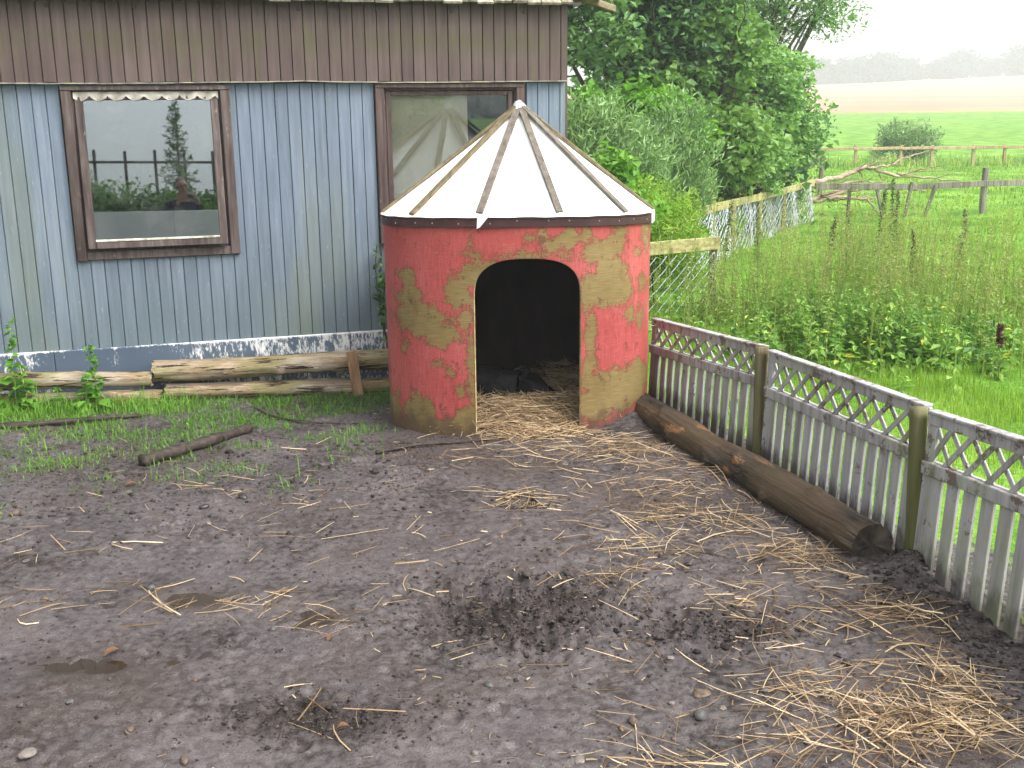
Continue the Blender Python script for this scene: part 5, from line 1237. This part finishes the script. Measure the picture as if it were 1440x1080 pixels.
# ------------------------------------------------------------------ fences and branches in the meadow
def far_fences():
    rw = wood('lichened_rail', [(.13, .11, .045), (.27, .25, .10), (.42, .40, .20)], 'x', 22, .8, .7)
    gp = wood('grey_fence_post', [(.07, .062, .05), (.16, .145, .12), (.27, .25, .21)], 'z', 24, .85, .7)
    tan = wood('new_tan_fence', [(.20, .14, .075), (.36, .26, .15), (.46, .36, .23)], 'z', 24, .8, .5)
    wm = Mt('galvanised_wire', .45, .5); wm.b.inputs['Metallic'].default_value = .4; wm.color(wm.ramp(wm.noise(20, 3), [(.3, (.22, .24, .245)), (.7, (.40, .43, .44))]))
    def mesh_wire(mb, a, b, zt0, zt1, pitch, r, wav, sag=.02):
        a, b = arr(*a), arr(*b); L = np.linalg.norm(b-a); n = int(L/pitch); hh = (zt0+zt1)/2 + .05; nz = int(hh/(pitch*.9)); d = (b-a)/L; nr = arr(-d[1], d[0])
        g = np.random.default_rng(3)
        for i in range(n+1):
            pts = []; ph = i % 2
            for k in range(nz+1):
                u = min(max((i + (.48 if (k+ph) % 2 else -.48))/n, 0), 1); q = a+(b-a)*u; zg = Hs(q[0], q[1]) if k in (0,) else None
                zb = HB[0] + (HB[1]-HB[0])*u; zt = zt0 + (zt1-zt0)*u
                off = wav*math.sin(u*L*5 + k*.25) + g.normal(0, .004 + wav*.1)
                pts.append((q[0]+nr[0]*off + d[0]*wav*.6*math.sin(k*.6+u*L*3), q[1]+nr[1]*off, zb - .03 + (zt - zb + .0)*k/nz))
            mb.tube(pts, r, 3, None, False)
    # short bay beside the hut
    t = empty('wire_fence_bay', (1.6, 10.5, Hs(1.6, 10.5)), 'short wire fence bay with a yellowish top rail next to the hut', 'fence')
    a, b = (1.02, 10.05), (2.02, 10.75); HB = [Hs(*a), Hs(*b)]
    mb = MB(); mb.bar((a[0]-.2, a[1]-.14, .635), (b[0]+.02, b[1]+.02, .613), .03, .125, (0, 0, 1), .6, .004); mb.build('top_rail', rw, t)
    mb = MB(); mesh_wire(mb, a, b, .58, .56, .062, .0036, .006); mb.build('wire_mesh', wm.m, t)
    mb = MB(); mb.tube([(b[0]-.03, b[1]+.05, z) for z in np.linspace(-.3, .62, 8)], .04, 9, .5, True, .03); mb.build('post', gp, t)
    # long bay going away
    t = empty('long_wire_fence', (4.2, 17.3, Hs(4.2, 17.3)), 'long sagging silver wire fence with a wavy top rail running to the far corner', 'fence')
    pts = [(1.98,12.6,.61),(2.5,14.6,.574),(3.45,17.1,.471),(4.06,18.3,.448),(4.83,19.8,.437),(5.96,21.9,.441)]
    mb = MB()
    for p, q in zip(pts[:-1], pts[1:]): mb.bar((p[0], p[1], p[2]), (q[0], q[1], q[2]), .035, .115, (0, 0, 1), None, .005)
    mb.build('top_rail', rw, t)
    mb = MB(); mb2 = MB()
    for p, q in zip(pts[:-1], pts[1:]):
        HB = [Hs(*p[:2]), Hs(*q[:2])]; mesh_wire(mb, p[:2], q[:2], p[2]-.02, q[2]-.02, .058, .0042, .045); 
        p2 = (p[0]+.01, p[1]+.05); q2 = (q[0]+.01, q[1]+.05); mesh_wire(mb, p2, q2, p[2]-.03, q[2]-.03, .071, .0042, .05)
    mb.build('wire_mesh', wm.m, t)
    for (x, y, zt) in ((2.85,15.45,.72),(3.47,17.1,.50),(4.2,18.55,.47),(4.95,20.0,.46),(5.93,21.85,.50)):
        mb = MB(); mb.bar((x-.03, y-.03, Hs(x, y)-.1), (x-.03, y-.03, zt), .055, .05, (0, 1, 0), None, .006); mb.build('post', rw, t)
    # single rail to the right, with its grey post and thin stakes
    t = empty('single_rail_fence', (9.5, 22.6, Hs(9.5, 22.6)), 'single grey rail fence across the meadow with one sturdy post', 'fence')
    mb = MB(); R_ = [(6.0,21.95,.368),(8.2,22.5,.30),(9.81,23.0,.316),(12.5,23.5,.32),(15.5,24.1,.34)]
    for p, q in zip(R_[:-1], R_[1:]): mb.bar(p, q, .04, .12, (0, 0, 1), None, .005)
    mb.build('rail', gp, t)
    for (x, y, zt, r, dx, dy) in ((9.80,23.06,.633,.065,0,0),(13.6,23.8,.65,.06,0,0)):
        mb = MB(); mb.tube([(x+dx*u, y, Hs(x, y)-.1+(zt-Hs(x, y)+.1)*u) for u in np.linspace(0, 1, 6)], r, 10, .5, True, .04); mb.build('post', gp, t)
    for (x, dx, zt) in ((6.75,.0,.36),(7.45,-.14,.40),(8.0,.08,.40),(8.45,.14,.33)):
        y = 22.1 + .2*(x-6.7); z = Hs(x, y); mb = MB(); mb.bar((x-dx*.5, y+.07, z-.1), (x+dx, y+.07, zt), .06, .06, (0, 1, 0), None, .008); mb.build('stake', gp, t)
    # tan rail fence further off
    t = empty('tan_rail_fence', (14, 41, Hs(14, 41)), 'far tan post and rail fence in front of the lone bush', 'fence')
    xs = [9.85, 11.2, 12.65, 14.3, 15.45, 16.95, 18.1, 19.6, 21.2]; mb = MB()
    for x0, x1 in zip(xs[:-1], xs[1:]): mb.bar((x0, 41, .375+random.uniform(-.02, .02)), (x1, 41, .375+random.uniform(-.02, .02)), .05, .10, (0, 0, 1), None, .008)
    mb.build('rail', tan, t)
    for x in xs:
        z = Hs(x, 41.08); mb = MB(); mb.bar((x, 41.08, z-.1), (x+random.uniform(-.04, .04), 41.08, .50+random.uniform(-.05, .06)), .10, .10, (0, 1, 0), None, .012); mb.build('post', tan, t)
    # small broken hurdle at the far corner
    t = empty('broken_hurdle', (7.0, 26.5, Hs(7, 26.5)), 'small dark broken wooden hurdle by the thicket at the far corner', 'fence')
    z = Hs(7, 26.5)
    for x, h in ((6.55,.85),(7.35,1.0)):
        mb = MB(); mb.bar((x, 26.5, z-.1), (x+.03, 26.5, z+h), .09, .09, (0, 1, 0), None, .01); mb.build('post', gp, t)
    mb = MB(); mb.bar((6.2, 26.45, z+.55), (7.45, 26.45, z+1.02), .05, .09, (0, 0, 1), None, .01); mb.build('rail', gp, t)
    # fallen dead branch leaning over the rail
    bb = wood('bleached_branch', [(.12, .085, .055), (.27, .20, .14), (.42, .34, .26)], 'x', 18, .8, .7)
    def fb(name, label, specs, seed):
        g = np.random.default_rng(seed); mb = MB()
        for pts, r0, r1 in specs:
            P = []; pts = [np.array(p, float) for p in pts]
            for a, b in zip(pts[:-1], pts[1:]):
                for u in np.linspace(0, 1, 6, endpoint=False): P.append(a+(b-a)*u)
            P.append(pts[-1]); P = np.array(P)
            for _ in range(3): P[1:-1] = (P[:-2]+2*P[1:-1]+P[2:])/4
            P[1:-1] += g.normal(0, .015, (len(P)-2, 3)); rr = np.linspace(r0, r1, len(P)); mb.tube(P, rr, 7, None, True, .06)
            for _ in range(5):
                i = g.integers(4, len(P)-1); d = P[i]-P[i-2]; d /= np.linalg.norm(d); e = P[i] + d*g.uniform(.15, .5) + g.normal(0, .14, 3); mb.tube([P[i], (P[i]+e)/2+g.normal(0, .03, 3), e], [rr[i]*.5, rr[i]*.35, .004], 5)
        tag(mb.build(name, bb, None, tuple(specs[0][0][0]), True), label, 'branch')
    fb('fallen_branch', 'bleached dead limb arching above the far end of the rail', [([(6.05,23,.33),(6.9,23.4,.45),(7.5,23.6,.66),(8.2,24,.45),(8.9,24.1,.38),(9.8,24.3,.30)], .065, .015), ([(7.5,23.6,.62),(8.0,23.8,.66),(8.5,24,.82),(8.95,24,.95)], .03, .008), ([(8.2,24,.44),(8.7,24,.52),(9.3,24.1,.66)], .028, .008), ([(6.9,23.4,.42),(7.4,23.5,.62),(8.1,23.6,.92)], .022, .006), ([(6.1,23.1,.25),(7.0,23.2,.36),(7.9,23.5,.33)], .035, .01)], 41)
    fb('fallen_branch', 'dark dead branch sagging below the far end of the rail', [([(6.05,22.9,.02),(6.6,23,.10),(7.3,23.1,.24),(8.0,23.2,.22),(8.7,23.3,.14)], .05, .012), ([(6.2,22.9,.0),(7.0,23,.08),(7.45,23,-.02),(7.6,23,-.28)], .04, .012), ([(6.4,22.9,.12),(7.1,23.2,.24),(7.8,23.3,.28)], .03, .008), ([(6.3,22.95,.0),(6.9,23,.02),(7.8,23.1,.06)], .03, .008)], 42)
far_fences()

# ------------------------------------------------------------------ behind the camera: what the tilted window mirrors
def behind():
    m = Mt('grey_panel', .7, .3); m.color(m.ramp(m.noise(3, 5), [(.3, (.74, .76, .76)), (.7, (.84, .85, .83))]))
    mb = MB()
    for k in range(3): mb.box((-1.30+1.0*k, .17, -.1), (-.305+1.0*k, .20, 1.70+.002*k), None, .004)
    mb.box((-1.32, .205, 1.2), (1.72, .245, 1.28), None, .004)
    tag(mb.build('panel_wall', m.m, None, (.2, .19, 0)), 'plain grey panel wall mirrored at the bottom of the tilted window', 'wall')
    g = np.random.default_rng(77); x = g.uniform(-3.6, 5.2, 900); hh = 1.80 + .22*fbm(x, x*0, .9, 3, 3) + .38*np.exp(-((x+1.3)/.6)**2)
    t = empty('bramble_hedge', (.5, -3, Hs(.5, -3)), 'bramble hedge mirrored in the tilted window behind the photographer', 'hedge')
    z = H(x, np.full(900, -3.0)); P = np.column_stack([x, -3.0 + g.normal(0, .35, 900), z + hh*g.random(900)**.7])
    crown('foliage', P, 60, .22, .075, .6, F_DARK, t, 78)
    mb = MB()
    for k in range(24): xx = -3.4+.36*k; zz = Hs(xx, -3.0); mb.tube([(xx, -3, zz-.05), (xx+.1, -3.1, zz+.5), (xx+.3, -2.9, zz+1.1)], [.014, .01, .005], 5)
    mb.build('stems', BARK, t)
    gw = wood('dark_paddock_wood', [(.03, .026, .022), (.07, .06, .05), (.12, .10, .09)], 'z', 24)
    t = empty('paddock_fence', (1.2, -7, Hs(1.2, -7)), 'dark post and rail fence on the bank, mirrored in the tilted window', 'fence')
    mb = MB(); mb.bar((-6, -7, 3.03), (7, -7, 3.08), .05, .045, (0, 0, 1)); mb.build('rail', gw, t)
    for xx in np.arange(-5.9, 7, .56):
        mb = MB(); mb.tube([(xx, -7.06, Hs(xx, -7)-.1), (xx+.01, -7.06, 3.28+random.uniform(-.03, .02))], .03, 8); mb.build('post', gw, t)
    # conifer
    g = np.random.default_rng(81); bx, by = 1.25, -5; z0 = Hs(bx, by); t = empty('young_spruce', (bx, by, z0), 'young spruce mirrored against the grey sky in the tilted window', 'tree')
    mb = MB(); top = 3.86; mb.tube([(bx, by, z0-.05), (bx, by, (z0+top)/2), (bx+.03, by, top)], [.04, .025, .006], 7); Q = []; ax = []
    for i in range(80):
        u = i/80; zz = z0 + .6 + (top-z0-.62)*u; r = (.66*(1-u)**.9+.05)*g.uniform(.5, 1.1); a = i*2.4 + g.normal(0, .3); e = arr(bx+r*math.cos(a), by+r*math.sin(a), zz + .12*r + .05)
        mb.tube([(bx, by, zz), ((bx+e[0])/2, (by+e[1])/2, zz-.02), e], [.008, .006, .003], 4)
        for q in g.random(int(13*(1-u)+5)): Q.append(arr(bx, by, zz)*(1-q)+e*q + g.normal(0, .012, 3)); ax.append((e-arr(bx, by, zz))/max(r, .05)*.8)
    mb.build('trunk', BARK, t); Q = np.array(Q); V, F = leaf_V(np.repeat(Q, 3, 0), .085, .28, .4, .1, np.repeat(np.array(ax), 3, 0)*.5, g)
    np_mesh('needles', V, F, F_DARK, t, None, {'v': np.repeat(g.random(len(Q)*3), 4)})
behind()

def photographer():
    skin = Mt('skin', .55, .4, (.48, .29, .22)); skin.color(skin.ramp(skin.noise(40, 3), [(.3, (.30, .17, .12)), (.7, (.38, .23, .17))]))
    jk = Mt('dark_jacket', .75, .3); jk.color(jk.ramp(jk.noise(60, 4), [(.3, (.010, .012, .015)), (.7, (.03, .034, .042))])); jk.bump(jk.noise(14, 4), .4, .01)
    tr = Mt('dark_trousers', .8, .3, (.03, .035, .05)); hr = Mt('brown_hair', .6, .4, (.08, .045, .022)); bk = Mt('camera_plastic', .4, .5, (.03, .03, .032))
    gz = Hs(0, -.4); y0 = -.42; b = (0, y0, gz)
    # body: pelvis rooted; torso, neck, head, two bent arms raising the camera, two legs, five fingers a hand
    N, E = [], []
    def nd(x, y, z, r, r2=None, par=None):
        N.append((x, y, z, r, r2 or r)); 
        if par is not None: E.append((par, len(N)-1))
        return len(N)-1
    S = 1.0
    pel = nd(0, y0, gz+.95, .15, .11); wa = nd(0, y0, gz+1.12, .135, .095, pel); ch = nd(0, y0+.01, gz+1.34, .16, .11, wa); sh = nd(0, y0, gz+1.47, .10, .08, ch); nk = nd(0, y0+.02, gz+1.55, .055, None, sh)
    jaw = nd(0, y0+.05, gz+1.62, .062, .068, nk); hd = nd(0, y0+.03, gz+1.70, .078, .092, jaw); tp = nd(0, y0+.015, gz+1.775, .066, .078, hd)
    nose = nd(0, y0+.135, gz+1.665, .013, .016, jaw)
    for s in (-1, 1):
        ear = nd(s*.083, y0+.02, gz+1.675, .012, .024, hd)
        hip = nd(s*.09, y0, gz+.90, .085, .085, pel); kn = nd(s*.10, y0+.02, gz+.48, .055, None, hip); an = nd(s*.10, y0, gz+.09, .036, None, kn); toe = nd(s*.115, y0+.16, gz+.035, .032, .026, an)
        so = nd(s*.165, y0, gz+1.44, .062, None, sh); el = nd(s*.235, y0+.10, gz+1.22, .042, None, so); wr = nd(s*.115, y0+.30, gz+1.50, .027, None, el)
        pa = nd(s*.088, y0+.345, gz+1.525, .020, .030, wr)
        for q, (dz, ln) in enumerate(((.030, .9), (.012, 1.0), (-.006, .95), (-.024, .75))):
            k1 = nd(s*(.076), y0+.378, gz+1.53+dz, .0085, None, pa); k2 = nd(s*(.052-.002*q), y0+.392, gz+1.53+dz, .008, None, k1); nd(s*(.052-.022*ln), y0+.394, gz+1.53+dz, .0065, None, k2)
        th = nd(s*.072, y0+.345, gz+1.497, .010, None, pa); nd(s*.045, y0+.362, gz+1.494, .008, None, th)
    o = skin_body('person', N, E, skin.m, None, b, 2, 0); tag(o, 'person in a dark jacket holding up a camera, mirrored in the tilted window', 'person')
    # clothes follow the body: grown over the same joints, a little wider
    JN, JE = [], []
    def jn(x, y, z, r, r2=None, par=None):
        JN.append((x, y, z, r, r2 or r)); 
        if par is not None: JE.append((par, len(JN)-1))
        return len(JN)-1
    a = jn(0, y0, gz+.86, .185, .145); c = jn(0, y0, gz+1.12, .165, .125, a); d = jn(0, y0+.01, gz+1.34, .19, .14, c); e = jn(0, y0, gz+1.46, .14, .105, d); f = jn(0, y0+.01, gz+1.54, .072, .075, e)
    for s in (-1, 1):
        q = jn(s*.175, y0, gz+1.43, .080, None, e); w = jn(s*.240, y0+.10, gz+1.22, .062, None, q); jn(s*.135, y0+.268, gz+1.455, .043, None, w)
    skin_body('jacket', JN, JE, jk.m, o, None, 2, 0)
    TN, TE = [(0, y0, gz+.95, .165, .125)], []
    for s in (-1, 1):
        i = len(TN); TN += [(s*.09, y0, gz+.88, .10, .10), (s*.10, y0+.02, gz+.48, .072, .072), (s*.10, y0, gz+.12, .062, .062)]; TE += [(0, i), (i, i+1), (i+1, i+2)]
    skin_body('trousers', TN, TE, tr.m, o, None, 2, 0)
    skin_body('hair', [(0, y0-.02, gz+1.69, .080, .070), (0, y0-.01, gz+1.755, .084, .085), (0, y0+.04, gz+1.80, .062, .060)], [(0, 1), (1, 2)], hr.m, o, None, 2, 0)
    mb = MB()
    for s in (-1, 1): mb.tube([(s*.032, y0+.112, gz+1.70), (s*.032, y0+.119, gz+1.70)], [.012, .008], 10)
    mb.box((-.026, y0+.108, gz+1.617), (.026, y0+.116, gz+1.625)); mb.build('eyes_and_mouth', bk.m, o)
    for s in (-1, 1):
        mb = MB(); mb.box((s*.115-.048, y0-.07, gz-.005), (s*.115+.048, y0+.20, gz+.075), None, .03); mb.build('boot', bk.m, o)
    mb = MB(); cz = gz+1.53; mb.box((-.046, y0+.372, cz-.028), (.046, y0+.390, cz+.028), None, .006)
    mb.tube([(0, y0+.388, cz), (0, y0+.408, cz)], [.020, .018], 16)
    tag(mb.build('compact_camera', bk.m, None, (0, y0+.38, cz)), 'small dark compact camera held up in both hands', 'camera')
photographer()

# ------------------------------------------------------------------ misty air
def haze():
    mb = MB(); mb.box((-720, -130, -2.0), (720, 720, 60))
    m = bpy.data.materials.new('misty_air'); m.use_nodes = True; t = m.node_tree; t.nodes.remove(t.nodes['Principled BSDF'])
    v = t.nodes.new('ShaderNodeVolumePrincipled'); v.inputs['Density'].default_value = HAZE; v.inputs['Color'].default_value = (.92, .965, 1, 1); v.inputs['Anisotropy'].default_value = .2
    t.links.new(v.outputs[0], t.nodes['Material Output'].inputs['Volume'])
    o = mb.build('haze', m, None, (0, 0, 0)); tag(o, kind='stuff')
HAZE = .0016
haze()
